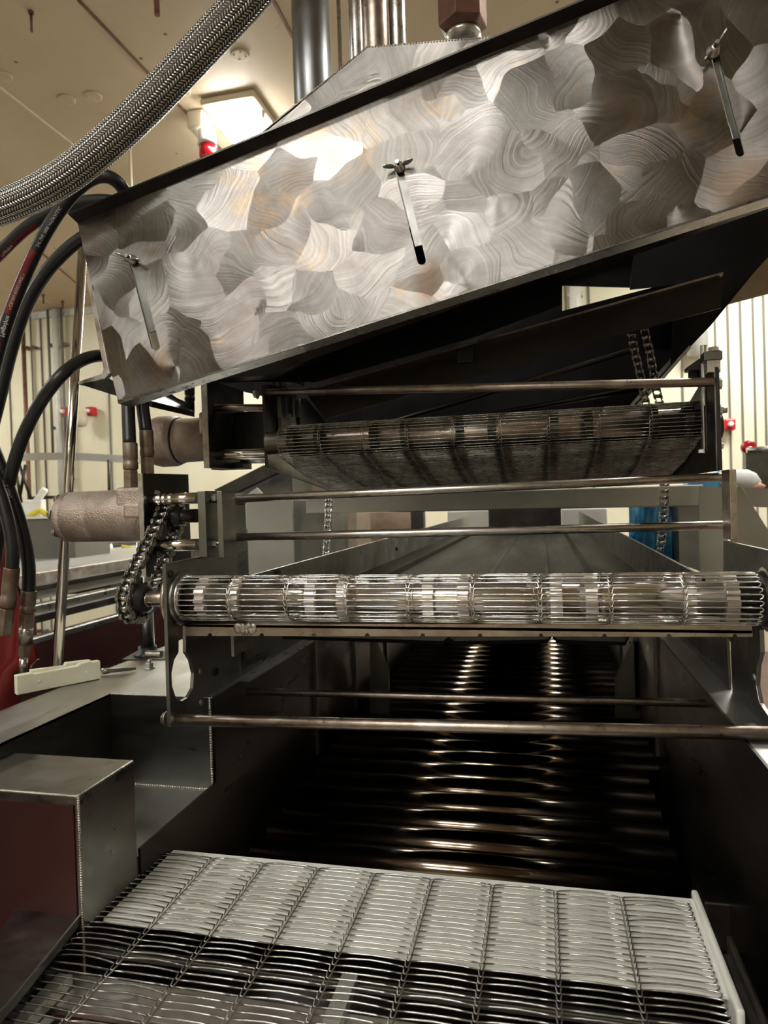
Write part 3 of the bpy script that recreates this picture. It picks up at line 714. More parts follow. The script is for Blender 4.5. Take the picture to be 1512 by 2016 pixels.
# angle bar with notches below the drum
Yb = .985
def notchpoly():
    top = [W(365, 1229, Y=Yb), W(1480, 1229, Y=Yb)]; zb = lambda px: 1252 + (px - 365) * .0015
    pts = [top[0], top[1]]; xs = [413, 515, 618, 723, 832, 945, 1065, 1190, 1317, 1447][::-1]
    pts.append(W(1482, zb(1482), Y=Yb))
    for x in xs:
        for a in (0, 45, 90, 135, 180): pts.append(W(x + 5 * math.cos(math.radians(a)), zb(x) - 6 * math.sin(math.radians(a)), Y=Yb))
    pts.append(W(365, zb(365), Y=Yb)); return pts
MB().prism(notchpoly(), (0, .005, 0)).build('notched_angle', 'rodbrown', t)
a, b = W(365, 1229, Y=Yb), W(1480, 1229, Y=Yb)
MB().box((a.x, Yb, a.z - .004), (b.x, Yb + .05, a.z)).build('angle_flange', 'dark', t)
mm = MB()
for k in range(26):
    q = W(466 + 34 * random.random(), 1232 + 12 * random.random(), Y=Yb); mm.rev(q, (0, -1, 0), [(0, .006), (.0015, .005), (.0025, .001)], 7)
mm.build('weld_patch', 'edge', t)
# drum shaft, flat teeth, wire belt
x0, x1 = W(362, 1180, Y=RY).x, W(1488, 1172, Y=RY).x
MB().cyl((PL - .01, RY, RZ), (PR + .01, RY, RZ), .0235, 40).build('drum_shaft', 'shaft', t)
for i, px in enumerate([392, 458, 609, 672, 841, 910, 1094, 1164, 1357, 1442]):
    x = W(px - 11, 1178, Y=RY - .03).x
    toothed(MB(), x, RY, RZ, .0338, .0165, 14, i * .13).build('drum_tooth_ring', 'tooth', t, .0006)
ring = lambda x, d_, r0, r1, nm, mt: MB().rev((x, RY, RZ), (d_, 0, 0), [(0, r1), (.004, r1), (.006, r1 - .002), (.006, r0), (.001, r0)], 40, caps=False).build(nm, mt, t)
ring(PL, 1, .026, .042, 'bearing_ring', 'plate'); ring(PL + .004, 1, .024, .036, 'bearing_seal', 'steel')
ring(PR, -1, .026, .043, 'bearing_ring', 'steel'); ring(PR - .004, -1, .02, .036, 'bearing_seal', 'black')
MB().cyl((PR - .012, RY, RZ), (PR, RY, RZ), .035, 36).build('bearing_hub', 'black', t)
path = []
for k in range(0, 33):
    an = math.radians(-95 - k * (360 - 170) / 32 ); path.append((RY + .0345 * math.cos(an), RZ + .0345 * math.sin(an)))
path = [(1.25, RZ - .045)] + path + [(1.12, RZ + .02), (1.25, RZ - .03)]
belt_mesh(path, x0, x1, 9, .0088, .00125, .0007).build('wire_mesh_belt', 'wire', t, recalc=False)

# ------------------------------------------------------------------ upper conveyor head
t = thing('upper_conveyor', 'upper wire mesh conveyor head with sagging return belt', 'conveyor', (-.15, 1.35, 1.4))
UX0, UX1 = -.565, .285
MB().prism(onX(UX0, [(520, 757), (527, 921), (652, 966), (640, 830), (560, 757)]), (-.006, 0, 0)).build('side_plate', 'dark', t, .0006)
MB().prism(onX(UX0 + .002, [(588, 785), (600, 785), (632, 822), (632, 836), (588, 836)]), (.004, 0, 0)).build('gusset', 'plate', t)
MB().prism(onX(UX0 + .001, [(545, 812), (572, 816), (578, 880), (548, 893)]), (.012, 0, 0)).build('bearing_block', 'plate', t, .002)
for px in (545, 556, 570, 580):
    MB().box(W(px, 782, X=UX0 + .01) , W(px + 4, 822, X=UX0 + .01) + V((.008, .0, 0))).build('take_up_bar', 'plate', t)
MB().prism(onX(UX1, [(1408, 726), (1415, 926), (1316, 941), (1322, 850), (1374, 763), (1380, 700), (1395, 700)]), (.006, 0, 0)).build('side_plate', 'dark', t, .0006)
A, B = W(1407, 726, X=UX1), W(1414, 926, X=UX1)
MB().box((UX1 - .0005, A.y - .001, B.z), (UX1 + .0065, A.y + .004, A.z)).build('plate_edge', 'edge', t)
Yr = A.y
# tensioner on top of the right plate
MB().box(W(1386, 693, Y=Yr) , W(1423, 707, Y=Yr) + V((0, .03, 0))).build('tensioner_cap', 'plate', t, .001)
MB().box(W(1392, 707, Y=Yr + .002), W(1419, 732, Y=Yr + .002) + V((0, .02, 0))).build('tensioner_block', 'edge', t, .001)
m = MB().bolt(W(1405, 693, Y=Yr + .012), (0, 0, 1), .0085, .008); m.build('bolt', 'bolt', t)
m = MB().thread(W(1386, 800, Y=Yr + .04), W(1385, 678, Y=Yr + .04), .0055, .002); m.build('threaded_rod', 'bolt', t)
MB().prism([W(1354, 722, Y=Yr + .06), W(1385, 700, Y=Yr + .06), W(1390, 712, Y=Yr + .06), W(1390, 728, Y=Yr + .06), W(1354, 728, Y=Yr + .06)], (0, .03, 0)).build('tensioner_arm', 'black', t)
MB().box(W(1359, 728, Y=Yr + .08), W(1378, 748, Y=Yr + .08) + V((0, .02, 0))).build('tensioner_block', 'dark', t)
MB().box(W(1383, 792, Y=Yr + .03), W(1388, 892, Y=Yr + .03) + V((0, .012, 0))).build('take_up_bar', 'steel', t)
MB().box(W(1388, 792, Y=Yr + .035), W(1393, 888, Y=Yr + .035) + V((0, .012, 0))).build('take_up_bar', 'dark', t)
MB().box(W(1377, 885, Y=Yr + .03), W(1388, 891, Y=Yr + .03) + V((0, .01, 0))).build('take_up_stop', 'uhmw', t)
mm = MB().bolt(V((UX1 + .0065, Yr + .02, W(1420, 752, Y=Yr).z)), (1, 0, 0), .010, .008)
mm.build('bolt', 'bolt', t)
m = MB().bolt(V((UX1 + .0065, Yr + .03, W(1420, 804, Y=Yr).z)), (1, 0, 0), .010, .010, .008); m.build('bolt', 'bolt', t)
MB().rev(V((UX1 + .0065, Yr + .03, W(1420, 836, Y=Yr).z)), (1, 0, 0), [(0, .022), (.008, .021), (.010, .012)], 28).build('bearing_cap', 'black', t)
MB().bolt(V((UX1 + .0065, Yr + .01, W(1420, 877, Y=Yr).z)), (1, 0, 0), .005, .006).build('bolt', 'bolt', t)
# mounts on top of the left plate
for (x0_, y0_, x1_, y1_, dy, mt) in ((512, 722, 540, 732, .0, 'dark'), (534, 732, 545, 758, .01, 'plate'), (545, 742, 562, 754, .06, 'bolt')):
    MB().box(W(x0_, y0_, Y=1.36 + dy), W(x1_, y1_, Y=1.36 + dy) + V((0, .03, 0))).build('mount_block', mt, t, .001)
MB().prism([W(540, 722, Y=1.4), W(590, 745, Y=1.4), W(590, 757, Y=1.4), W(540, 735, Y=1.4)], (0, .03, 0)).build('mount_arm', 'dark', t)
MB().bolt(V((UX0 - .006, W(512, 774, X=UX0).y, W(512, 774, X=UX0).z)), (-1, 0, 0), .009, .008).build('bolt', 'bolt', t)
bar(W(524, 773, X=UX0), W(1407, 752, X=UX1), .0078, 'rodbrown', parent=t)
bar(W(415, 803, Y=1.37), W(522, 803, Y=1.37), .008, 'rodbrown', 'spacer_bar', t)
bar(W(411, 896, Y=1.37), W(528, 893, Y=1.37), .0115, 'shaft', 'spacer_bar', t)
bar(W(475, 905, Y=1.46), W(528, 905, Y=1.46), .009, 'steel', 'spacer_bar', t)
UY = 1.36; UZ = W(900, 853, Y=UY).z
ux0, ux1 = W(556, 853, Y=UY).x, W(1380, 845, Y=UY).x
MB().cyl((UX0, UY, UZ), (UX1, UY, UZ), .0235, 36).build('drum_shaft', 'rodbrown', t)
for i, px in enumerate([580, 632, 740, 800, 908, 970, 1091, 1157, 1283, 1352]):
    toothed(MB(), W(px - 8, 850, Y=UY).x, UY, UZ, .0315, .016, 14, i * .17).build('drum_tooth_ring', 'dark', t, .0006)
path = [(1.44, UZ + .028)]
for k in range(0, 30):
    an = math.radians(80 + k * (360 - 190) / 29); path.append((UY + .0345 * math.cos(an), UZ + .0345 * math.sin(an)))
pe = W(650, 968, X=ux0 + .01)
path += [(1.42, UZ - .050), (1.50, UZ - .068), (1.60, UZ - .083), (1.72, UZ - .098), (1.86, UZ - .104), (2.0, UZ - .09)]
belt_mesh(path, ux0, ux1, 9, .0075, .0009, .0003).build('wire_mesh_belt', 'wiredark', t, recalc=False)
m = MB(); pp = [(1.42, UZ - .030), (1.50, UZ - .050), (1.60, UZ - .067), (1.72, UZ - .083), (1.86, UZ - .090), (2.0, UZ - .078)]
m.prism([(ux0 + .0, y, z) for y, z in pp] + [(ux0, y, z + .003) for y, z in reversed(pp)], (ux1 - ux0, 0, 0)).build('dark_belt_backing', 'hopper', t)  # added dark sheet that hides the bright wall behind the belt wires
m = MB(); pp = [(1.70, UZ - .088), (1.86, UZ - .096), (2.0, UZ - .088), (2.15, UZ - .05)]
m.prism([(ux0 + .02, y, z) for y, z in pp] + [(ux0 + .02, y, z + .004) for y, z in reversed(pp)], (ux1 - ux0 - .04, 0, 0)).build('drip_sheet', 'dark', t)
MB().box((ux0, 1.415, UZ - .05), (ux1, 1.419, UZ + .024)).build('dark_drum_backing', 'hopper', t)  # added dark sheet blocking light from behind, below the drum
# motor mounting plate for upper motor
UMX = W(402, 840, Y=1.34).x
MB().prism([V((UMX, y, z)) for y, z in ((1.335, W(400, 745, Y=1.34).z), (1.335, W(408, 922, Y=1.34).z), (1.52, W(410, 918, Y=1.34).z), (1.52, W(400, 745, Y=1.34).z))], (.012, 0, 0)).build('motor_plate', 'dark', t, .001)
MB().box((UMX - .0005, 1.333, W(408, 922, Y=1.34).z), (UMX + .0125, 1.3355, W(400, 745, Y=1.34).z)).build('plate_edge', 'edge', t)
MB().box(W(415, 912, Y=1.44), W(478, 922, Y=1.44) + V((0, .05, 0))).build('bracket_foot', 'dark', t, .001)
MB().box(W(418, 815, Y=1.47), W(520, 888, Y=1.47) + V((0, .02, 0))).build('coupling_guard', 'black', t)
MB().bolt(V((UMX - .001, 1.37, W(402, 896, Y=1.37).z)), (-1, 0, 0), .007, .006).build('bolt', 'bolt', t)

# ------------------------------------------------------------------ hydraulic motors
def motor(name, xr, xl, y, z, r, lab, lower=True):
    t = thing('hydraulic_motor', lab, 'motor', (xl, y, z - r))
    L = xr - xl; d = (-1, 0, 0)
    if lower:
        MB().rev((xr, y, z), d, [(0, r), (L * .30, r), (L * .31, r * .99), (L * .56, r * .98), (L * .57, r * .965), (L * .60, r * .965), (L * .61, r * .98), (L * .86, r * .97), (L * .865, r * .93), (L * .875, r * .97), (L * .93, r * .96), (L * .945, r * .9), (L * .95, r * .6)], 56).build('body', 'cast', t)
        m = MB().box((xr - .052, y - r * .93, z + r * .15), (xr - .001, y + r * .6, z + r * 1.04)); m.build('port_block', 'cast', t, .006)
        m = MB().box((xr - .034, y - r * 1.04, z - r * .1), (xr - .002, y - r * .5, z + r * .45)); m.build('mounting_ear', 'cast', t, .004)
        for k in range(7):
            an = 2 * math.pi * k / 7 + .3
            m = MB().bolt(V((xl + L * .055, y + r * .80 * math.cos(an), z + r * .80 * math.sin(an))), d, .0068, .009); m.build('bolt', 'bolt', t)
        MB().rev((xl + L * .08, y, z), d, [(0, r * .62), (L * .05, r * .58), (L * .07, r * .5)], 40).build('end_cap', 'cast', t)
    else:
        MB().rev((xr, y, z), d, [(0, r * .86), (L * .52, r * .9), (L * .62, r * .92), (L * .66, r * 1.02), (L * .70, r * 1.05), (L * .88, r * 1.05), (L * .95, r * 1.0), (L * 1, r * .86)], 56).build('body', 'cast', t)
        MB().rev((xr - L * .60, y, z), d, [(0, r * .95), (L * .02, r * .955), (L * .035, r * .9)], 48).build('seal_groove', 'dark', t)
        MB().box((xr - .032, y - r * .98, z + r * .1), (xr - .001, y + r * .5, z + r * .98)).build('port_block', 'cast', t, .005)
    return t
LMX = W(285, 1000, Y=1.06).x
my = 1.095; mz = W(210, 1016, Y=my).z
motor('m', LMX, W(122, 1018, Y=my).x, my, mz, .0475, 'lower cast hydraulic motor with bolted round end cap')
uy = 1.43; uz = W(350, 868, Y=uy).z
motor('m', UMX, W(303, 865, Y=uy).x, uy, uz, .056, 'upper cast hydraulic motor tucked below the tilted panel', False)
# lower motor bracket
t = thing('motor_bracket', 'steel bracket plate and two spacer bars carrying the lower motor', 'bracket', (LMX, 1.1, 1.3))
MB().prism([V((LMX, 1.045, W(283, 932, Y=1.05).z)), V((LMX, 1.20, W(375, 935, X=LMX).z)), V((LMX, 1.20, W(375, 1120, X=LMX).z - .02)), V((LMX, 1.045, W(290, 1135, Y=1.05).z))], (.008, 0, 0)).build('motor_plate', 'dark', t, .0006)
mp_ = [o for o in t.children if o.name.startswith('motor_plate')][0]
MB().box((LMX - .0003, 1.043, W(290, 1135, Y=1.05).z), (LMX + .0083, 1.0455, W(283, 932, Y=1.05).z)).build('plate_edge', 'edge', mp_)
a, b = W(290, 984, Y=1.065), W(390, 984, Y=1.065)
prof = [(0, .0098)]; L = b.x - a.x - .001
MB().rev(a, (1, 0, 0), [(0, .0098), (L * .28, .0098), (L * .3, .0086), (L * .32, .0098), (L * .36, .0098), (L * .38, .0084), (L * .41, .0098), (L * .5, .0098), (L * .52, .0088), (L * .54, .0098), (L, .0098)], 32).build('spacer_bar', 'shaft', t)
a, b = W(291, 1074, Y=1.065), W(390, 1070, Y=1.065)
MB().cyl(a, V((b.x, a.y, a.z)), .0105, 32).build('spacer_bar', 'shaft', t)
for py in (986, 1074): MB().bolt(V((LMX - .001, 1.065, W(285, py, Y=1.065).z)), (-1, 0, 0), .0065, .006).build('bolt', 'bolt', mp_)
for py in (972, 1004, 1053, 1089): MB().bolt(V((LMX + .008, 1.085, W(295, py, Y=1.085).z)), (1, 0, 0), .005, .006).build('bolt', 'bolt', mp_)

# ------------------------------------------------------------------ roller chains
def chain(lab, path, wax, pitch, width, closed=False, mt='chain', cat='chain'):
    pts = [V(p) for p in path]
    if closed: pts = pts + [pts[0]]
    L = [0]
    for i in range(1, len(pts)): L.append(L[-1] + (pts[i] - pts[i - 1]).length)
    nlk = max(2, int(round(L[-1] / pitch)))
    if nlk % 2: nlk += 1
    pt = L[-1] / nlk if closed else pitch
    if not closed: nlk = int(L[-1] / pitch)
    def at(s):
        s = max(0, min(L[-1] - 1e-7, s)); i = 0
        while L[i + 1] < s: i += 1
        return pts[i].lerp(pts[i + 1], (s - L[i]) / (L[i + 1] - L[i]))
    wax = V(wax).normalized(); lo = min(pts, key=lambda p: p.z)
    t = thing('roller_chain', lab, cat, lo)
    for i in range(nlk):
        a, b = at(i * pt), at((i + 1) * pt); dd = (b - a); 
        if dd.length < 1e-5: continue
        dn = dd.normalized(); nn = dn.cross(wax).normalized(); h = pitch * .40
        outer = i % 2 == 0; off = width * (.5 if outer else .36); th = width * .09
        m = MB()
        for sg in (-1, 1):
            prof = []
            for c_, s_ in ((b, 1), (a, -1)):
                for k in range(7):
                    an = math.radians(-90 + 30 * k); prof.append(c_ + (dn * math.cos(an) * h + nn * math.sin(an) * h) * s_)
                prof.append((a + b) / 2 + nn * h * .62 * s_)
            m.prism([p + wax * (off * sg) for p in prof], wax * th * sg)
        if outer:
            for c_ in (a, b): m.cyl(c_ - wax * (off + th * 1.5), c_ + wax * (off + th * 1.5), pitch * .15, 8)
        else:
            for c_ in (a, b): m.cyl(c_ - wax * off * .92, c_ + wax * off * .92, pitch * .25, 12)
        m.build('outer_link' if outer else 'inner_link', mt, t)
    return t
cxp = W(268, 1180, Y=RY).x
s1 = V((cxp, RY, RZ - .002)); s2 = V((cxp + .005, my, mz - .004)); R1, R2 = .0345, .026
loop = []
dv = (s2 - s1); ang = math.atan2(dv.z, dv.y)
for k in range(25):
    an = ang + math.pi / 2 + .07 + (math.pi - .14) * k / 24; loop.append(s1 + V((0, math.cos(an), math.sin(an))) * R1)
for k in range(17):
    an = ang - math.pi / 2 + math.pi * k / 16; loop.append(s2 + V((0, math.cos(an), math.sin(an))) * R2)
chain('bright drive chain looping round the lower left sprocket', loop, (1, 0, 0), .0158, .0195, True)
def sprocket(c, r, n, w_, lab):
    t = thing('chain_sprocket', lab, 'sprocket', c - V((0, 0, r)))
    vs = []
    for k in range(n):
        for a_, q in ((0, .80), (.18, .84), (.4, 1.08), (.6, 1.08), (.82, .84)):
            an = (k + a_) * 2 * math.pi / n; vs.append(c + V((-w_ / 2, r * q * math.cos(an), r * q * math.sin(an))))
    MB().prism(vs, (w_, 0, 0)).build('toothed_disc', 'black', t, .0004)
    MB().rev(c + V((w_ / 2, 0, 0)), (1, 0, 0), [(0, r * .72), (.008, r * .72), (.010, r * .66), (.018, r * .64), (.02, r * .5)], 36).build('hub', 'black', t)
    return t
st = sprocket(s1, R1, 14, .006, 'black toothed sprocket on the lower drum shaft')
MB().cyl(s1 + V((-.004, 0, 0)), (PL - .007, RY, RZ), .0125, 28, bev=.0015).build('shaft_end', 'rodbrown', st)
MB().bolt(s1 + V((.024, -.004, 0)), (1, 0, 0), .009, .01).build('bolt', 'bolt', st)
st = sprocket(s2, R2, 11, .006, 'black sprocket on the lower motor shaft')
MB().cyl(s2 + V((-.03, 0, 0)), s2 + V((.05, 0, 0)), .012, 20).build('shaft_end', 'dark', st)
# flanged bearing outside the left plate
tag(MB().rev((PL - .006, RY, RZ), (-1, 0, 0), [(0, .047), (.006, .046), (.008, .036), (.013, .034), (.014, .022)], 40).build('flange_bearing', 'rodbrown'), 'flanged bearing between sprocket and lower side plate', 'bearing')
q = W(317, 1288, X=PL - .008)
m = MB().thread(V((PL - .007, q.y, q.z)), V((PL - .035, q.y, q.z)), .006, .0022)
tag(m.build('stud_bolt', 'bolt'), 'threaded stud sticking out left of the lower side plate', 'bolt')
q = W(368, 1375, X=PL - .03); tag(MB().thread(q, q + V((.03, .0, 0)), .006, .0022).build('stud_bolt', 'bolt'), 'threaded stud seen at the foot of the oval hole', 'bolt')
# hanging chains
chain('bright chain hanging left of centre below the mesh belt', [W(648, 975, Y=1.9), W(646, 1030, Y=1.9), W(640, 1128, Y=1.9)], (1, 0, 0), .0155, .017)
chain('bright chain hanging right before the blue liner', [W(1308, 955, Y=1.75), W(1307, 1010, Y=1.75), W(1303, 1062, Y=1.75), W(1299, 1088, Y=1.75)], (1, 0, 0), .0155, .017)
chain('left of the two chain strands under the hopper', [W(1240, 645, Y=1.5), W(1251, 700, Y=1.5), W(1264, 755, Y=1.5), W(1275, 815, Y=1.5)], (1, 0, 0), .0155, .0135, False, 'wiredark')
chain('right of the two chain strands under the hopper', [W(1268, 650, Y=1.5), W(1280, 700, Y=1.5), W(1290, 760, Y=1.5), W(1304, 815, Y=1.5)], (1, 0, 0), .0155, .0135, False, 'wiredark')

# ================================================================== TILTED PANEL AND HOPPER
t = thing('loading_hopper', 'tilted hopper with ground steel front panel and dark underside', 'hopper', (0, 1.3, 1.5))
HP = t
pc = W(800, 430, Y=1.055); nrm = V((0, -1, .05)).normalized()
def hp(a, b, off=0.0): return WP(a, b, pc - nrm * off, nrm)
def slotpoly(x0_, y0_, x1_, y1_, hw=8.5):
    d_ = V((x1_ - x0_, y1_ - y0_)).normalized(); p_ = V((-d_.y, d_.x)); out = []
    for k in range(9):
        an = math.pi * k / 8; out.append((x1_ + hw * (p_.x * math.cos(an) + d_.x * math.sin(an)), y1_ + hw * (p_.y * math.cos(an) + d_.y * math.sin(an))))
    for k in range(9):
        an = math.pi * k / 8; out.append((x0_ - hw * (p_.x * math.cos(an) + d_.x * math.sin(an)), y0_ - hw * (p_.y * math.cos(an) + d_.y * math.sin(an))))
    return [hp(*q) for q in out]
SL = [((263, 515), (306, 682)), ((786, 335), (830, 513)), ((1408, 112), (1457, 300))]
outer = [(153, 440), (1560, -110), (1640, -110), (1640, 347), (230, 797)]
outer = [(153, 440), (1320, -40), (1660, -180), (1660, 341), (233, 795)]
MB().prism([hp(*q) for q in outer], -nrm * .003, [slotpoly(*a_, *b_) for a_, b_ in SL]).build('front_panel', 'swirl', t)
# flanges turned towards the viewer at top, away at bottom
d_up = (hp(1320, -40) - hp(153, 440)).normalized(); fo = nrm * .030
e = (hp(153, 440) - hp(233, 795)).normalized()
lip = (nrm * .022 + e * .006)
MB().prism([hp(153, 440), hp(1660, -180), hp(1660, -180) + lip, hp(153, 440) + lip], e * .003).build('top_flange', 'dark', t)
MB().prism([hp(233, 795), hp(1660, 341), hp(1660, 341) - nrm * .035, hp(233, 795) - nrm * .035], e * .003).build('bottom_flange', 'steel', t)
# backing strips behind the slots
for (a_, b_) in SL:
    ax = V((b_[0] - a_[0], b_[1] - a_[1])); ln = ax.length; ax.normalize(); q_ = V((-ax.y, ax.x))
    A_ = (a_[0] - ax.x * 20, a_[1] - ax.y * 20); B_ = (b_[0] - ax.x * 30, b_[1] - ax.y * 30)
    ps = [(A_[0] - q_.x * 14 , A_[1] - q_.y * 14), (A_[0] + q_.x * 6.0 , A_[1] + q_.y * 6.0), (B_[0] + q_.x * 6.0 , B_[1] + q_.y * 6.0), (B_[0] - q_.x * 14 , B_[1] - q_.y * 14)]
    MB().prism([hp(*p, off=.005) for p in ps], -nrm * .003).build('slot_slider', 'plate', t)
# wing nuts
def wingnut(px, py, rot, lab, s=1.0):
    c = hp(px, py) + nrm * .001; t = thing('wing_nut', lab, 'wing nut', c)
    ux = V((1, 0, 0)); uz = nrm.cross(ux).normalized()
    MB().rev(c, nrm, [(0, .0075 * s), (.003, .0075 * s), (.004, .006 * s), (.010 * s, .0048 * s), (.0105 * s, .003)], 20).build('hub', 'bolt', t)
    pass; MB().thread(c + nrm * .009, c + nrm * .018 * s, .003, .001).build('screw_end', 'bolt', t)
    for sg in (-1, 1):
        d0 = (ux * math.cos(rot) + uz * math.sin(rot)) * sg; pr = []
        for k in range(12):
            an = 2 * math.pi * k / 12; pr.append(c + d0 * (.0125 + .0085 * math.cos(an)) * s + nrm * (.0095 + .005 * math.sin(an) + .0035 * math.cos(an)) * s)
        q_ = d0.cross(nrm).normalized()
        MB().prism([p - q_ * .0012 for p in pr], q_ * .0024).build('wing', 'bolt', t, .0006)
wingnut(262, 512, -.35, 'wing nut at top of the left slot of the tilted panel', 1.15)
wingnut(787, 331, .1, 'wing nut at top of the middle slot of the tilted panel', 1.15)
wingnut(1404, 104, .9, 'wing nut at top of the right slot of the tilted panel', 1.3)
# foot bracket at the left end
c0 = [(168, 540), (178, 545), (212, 716), (216, 735), (206, 746), (155, 758), (152, 752), (200, 736), (204, 728)]
MB().prism([W(a_, b_, Y=1.16) for a_, b_ in c0], (0, .012, 0)).build('end_bracket', 'edge', t, .001)
MB().prism([W(155, 756, Y=1.16), W(214, 745, Y=1.16), W(300, 790, Y=1.16), W(300, 802, Y=1.16)], (0, .16, 0)).build('bracket_foot', 'dark', t)
MB().prism([W(178, 545, Y=1.17), W(300, 520, Y=1.17), W(320, 770, Y=1.17), W(212, 735, Y=1.17)], (0, .004, 0)).build('bracket_web', 'steel', t)
# rear hood sheet
Yh = 1.42
MB().prism([W(a_, b_, Y=Yh) for a_, b_ in [(465, 303), (560, 222), (722, 93), (880, 78), (1075, 64), (1400, 40), (1400, 250), (465, 560)]], (0, .004, 0)).build('rear_sheet', 'swirl2', t)
A_ = [W(465, 303, Y=Yh), W(722, 93, Y=Yh), W(1075, 64, Y=Yh)]
MB().prism([W(722, 93, Y=Yh), W(1400, 40, Y=Yh), W(1400, 40, Y=Yh) + V((0, .35, 0)), W(722, 93, Y=Yh) + V((0, .35, 0))], (0, 0, -.004)).build('top_sheet', 'swirl2', t)
MB().prism([W(465, 303, Y=Yh), W(722, 93, Y=Yh), W(722, 93, Y=Yh) + V((0, .35, 0)), W(465, 303, Y=Yh) + V((0, .35, 0))], (.003, 0, -.003)).build('slope_sheet', 'swirl2', t)
mm = MB()
for k in range(70):
    q = A_[0].lerp(A_[1], k / 69); mm.rev(q, (0, -1, 0), [(0, .0025), (.001, .002), (.002, .0006)], 6)
for k in range(60):
    q = A_[1].lerp(A_[2], k / 59); mm.rev(q, (0, -1, 0), [(0, .0022), (.001, .0018), (.0018, .0006)], 6)
mm.build('weld_bead', 'edge', t)
# dark underside
Yb2 = 1.75
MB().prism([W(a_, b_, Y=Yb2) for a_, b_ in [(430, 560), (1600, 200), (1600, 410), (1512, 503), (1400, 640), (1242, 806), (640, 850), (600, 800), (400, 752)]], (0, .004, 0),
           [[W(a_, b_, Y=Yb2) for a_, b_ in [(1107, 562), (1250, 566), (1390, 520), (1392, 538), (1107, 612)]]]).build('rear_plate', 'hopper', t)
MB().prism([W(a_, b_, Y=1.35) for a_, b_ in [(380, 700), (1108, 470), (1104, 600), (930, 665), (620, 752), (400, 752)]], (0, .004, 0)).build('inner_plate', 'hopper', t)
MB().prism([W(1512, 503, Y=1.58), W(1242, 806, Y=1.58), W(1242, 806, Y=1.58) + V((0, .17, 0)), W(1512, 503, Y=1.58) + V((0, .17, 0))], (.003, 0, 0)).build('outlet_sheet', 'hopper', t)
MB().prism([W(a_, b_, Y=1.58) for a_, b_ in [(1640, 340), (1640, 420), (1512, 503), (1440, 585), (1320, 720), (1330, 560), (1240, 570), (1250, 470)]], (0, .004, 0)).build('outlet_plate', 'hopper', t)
MB().prism([W(a_, b_, Y=1.30) for a_, b_ in [(415, 745), (930, 560), (1640, 320), (1640, 345), (1000, 570), (520, 740)]], (0, .06, 0)).build('edge_channel', 'dark', t)
# inclined rails below
MB().beam(W(600, 772, Y=1.45), W(1420, 542, Y=1.45), .03, .004, (0, 0, 1)).build('guide_rail', 'rodbrown', t)
MB().prism([W(a_, b_, Y=1.46) for a_, b_ in [(600, 772), (1420, 542), (1420, 606), (1236, 655), (640, 825)]], (0, .004, 0)).build('rail_web', 'railweb', t)
MB().cyl(W(640, 870, Y=1.6), W(1240, 690, Y=1.6), .0065, 16).build('cross_rod', 'dark', t)
MB().cyl(W(820, 840, Y=1.66), W(1260, 765, Y=1.66), .006, 16).build('cross_rod', 'dark', t)
MB().beam(W(1238, 812, Y=1.76), W(1352, 682, Y=1.76), .03, .02, (1, 0, 1)).build('outlet_lip', 'steel', t)
MB().box(W(1242, 625, Y=1.47), W(1262, 650, Y=1.47) + V((0, .03, 0))).build('chain_anchor', 'dark', t, .002)
MB().cyl(W(1246, 590, Y=1.48), W(1252, 628, Y=1.48), .007, 16).build('anchor_rod', 'dark', t)
MB().box(W(900, 685, Y=1.44), W(932, 712, Y=1.44) + V((0, .02, 0))).build('rail_clip', 'black', t, .002)
# right tan wing
MB().prism([W(a_, b_, Y=2.0) for a_, b_ in [(1415, 604), (1640, 545), (1640, 380), (1500, 450)]], (0, .004, 0)).build('wing_sheet', 'panel_r', t)

# ------------------------------------------------------------------ pipes above
def vpipe(px, py, Y, r, z0, lab, mt='steel', z1=3.6):
    p = W(px, py, Y=Y)
    m = MB().cyl((p.x, Y, z0), (p.x, Y, z1), r, 32)
    return tag(m.build('vertical_pipe', mt), lab, 'pipe')
MT['pipeblue'] = metal('bluish_pipe', (.34, .36, .38), (.24, .25, .26), (.3, .42), 10, bmp=.02)
vpipe(612, 60, 1.95, .056, 1.95, 'wide bluish grey pipe rising behind the hopper', 'pipeblue')
vpipe(668, 60, 2.6, .008, 2.3, 'thin rod between the two large pipe groups', 'steel')
vpipe(701, 50, 1.9, .020, 2.1, 'narrow steel pipe left of the brown streaked pipe', 'steel')
vpipe(738, 45, 1.85, .036, 2.1, 'brown streaked steel pipe behind the hopper top', 'rodbrown')
vpipe(782, 45, 1.88, .024, 2.1, 'steel pipe right of the brown streaked pipe', 'steel')
hc = W(912, 74, Y=1.56)
t = thing('pipe_union', 'rusty hexagonal pipe union standing on the hopper top', 'pipe fitting', hc)
MB().rev(hc + V((0, 0, -.02)), (0, 0, 1), [(0, .036), (.015, .036), (.018, .040), (.026, .040), (.03, .034), (.05, .034)], 32).build('threaded_collar', 'steel', t)
MB().rev(hc + V((0, 0, .012)), (0, 0, 1), [(0, .042), (.012, .056), (.10, .056), (.11, .05)], 6, smooth=False, ref=(.9, .3, 0)).build('hex_nut', 'hexrust', t, .002)
MB().cyl(hc + V((0, 0, .11)), (hc.x, hc.y, 3.6), .038, 28).build('riser', 'hexrust', t)

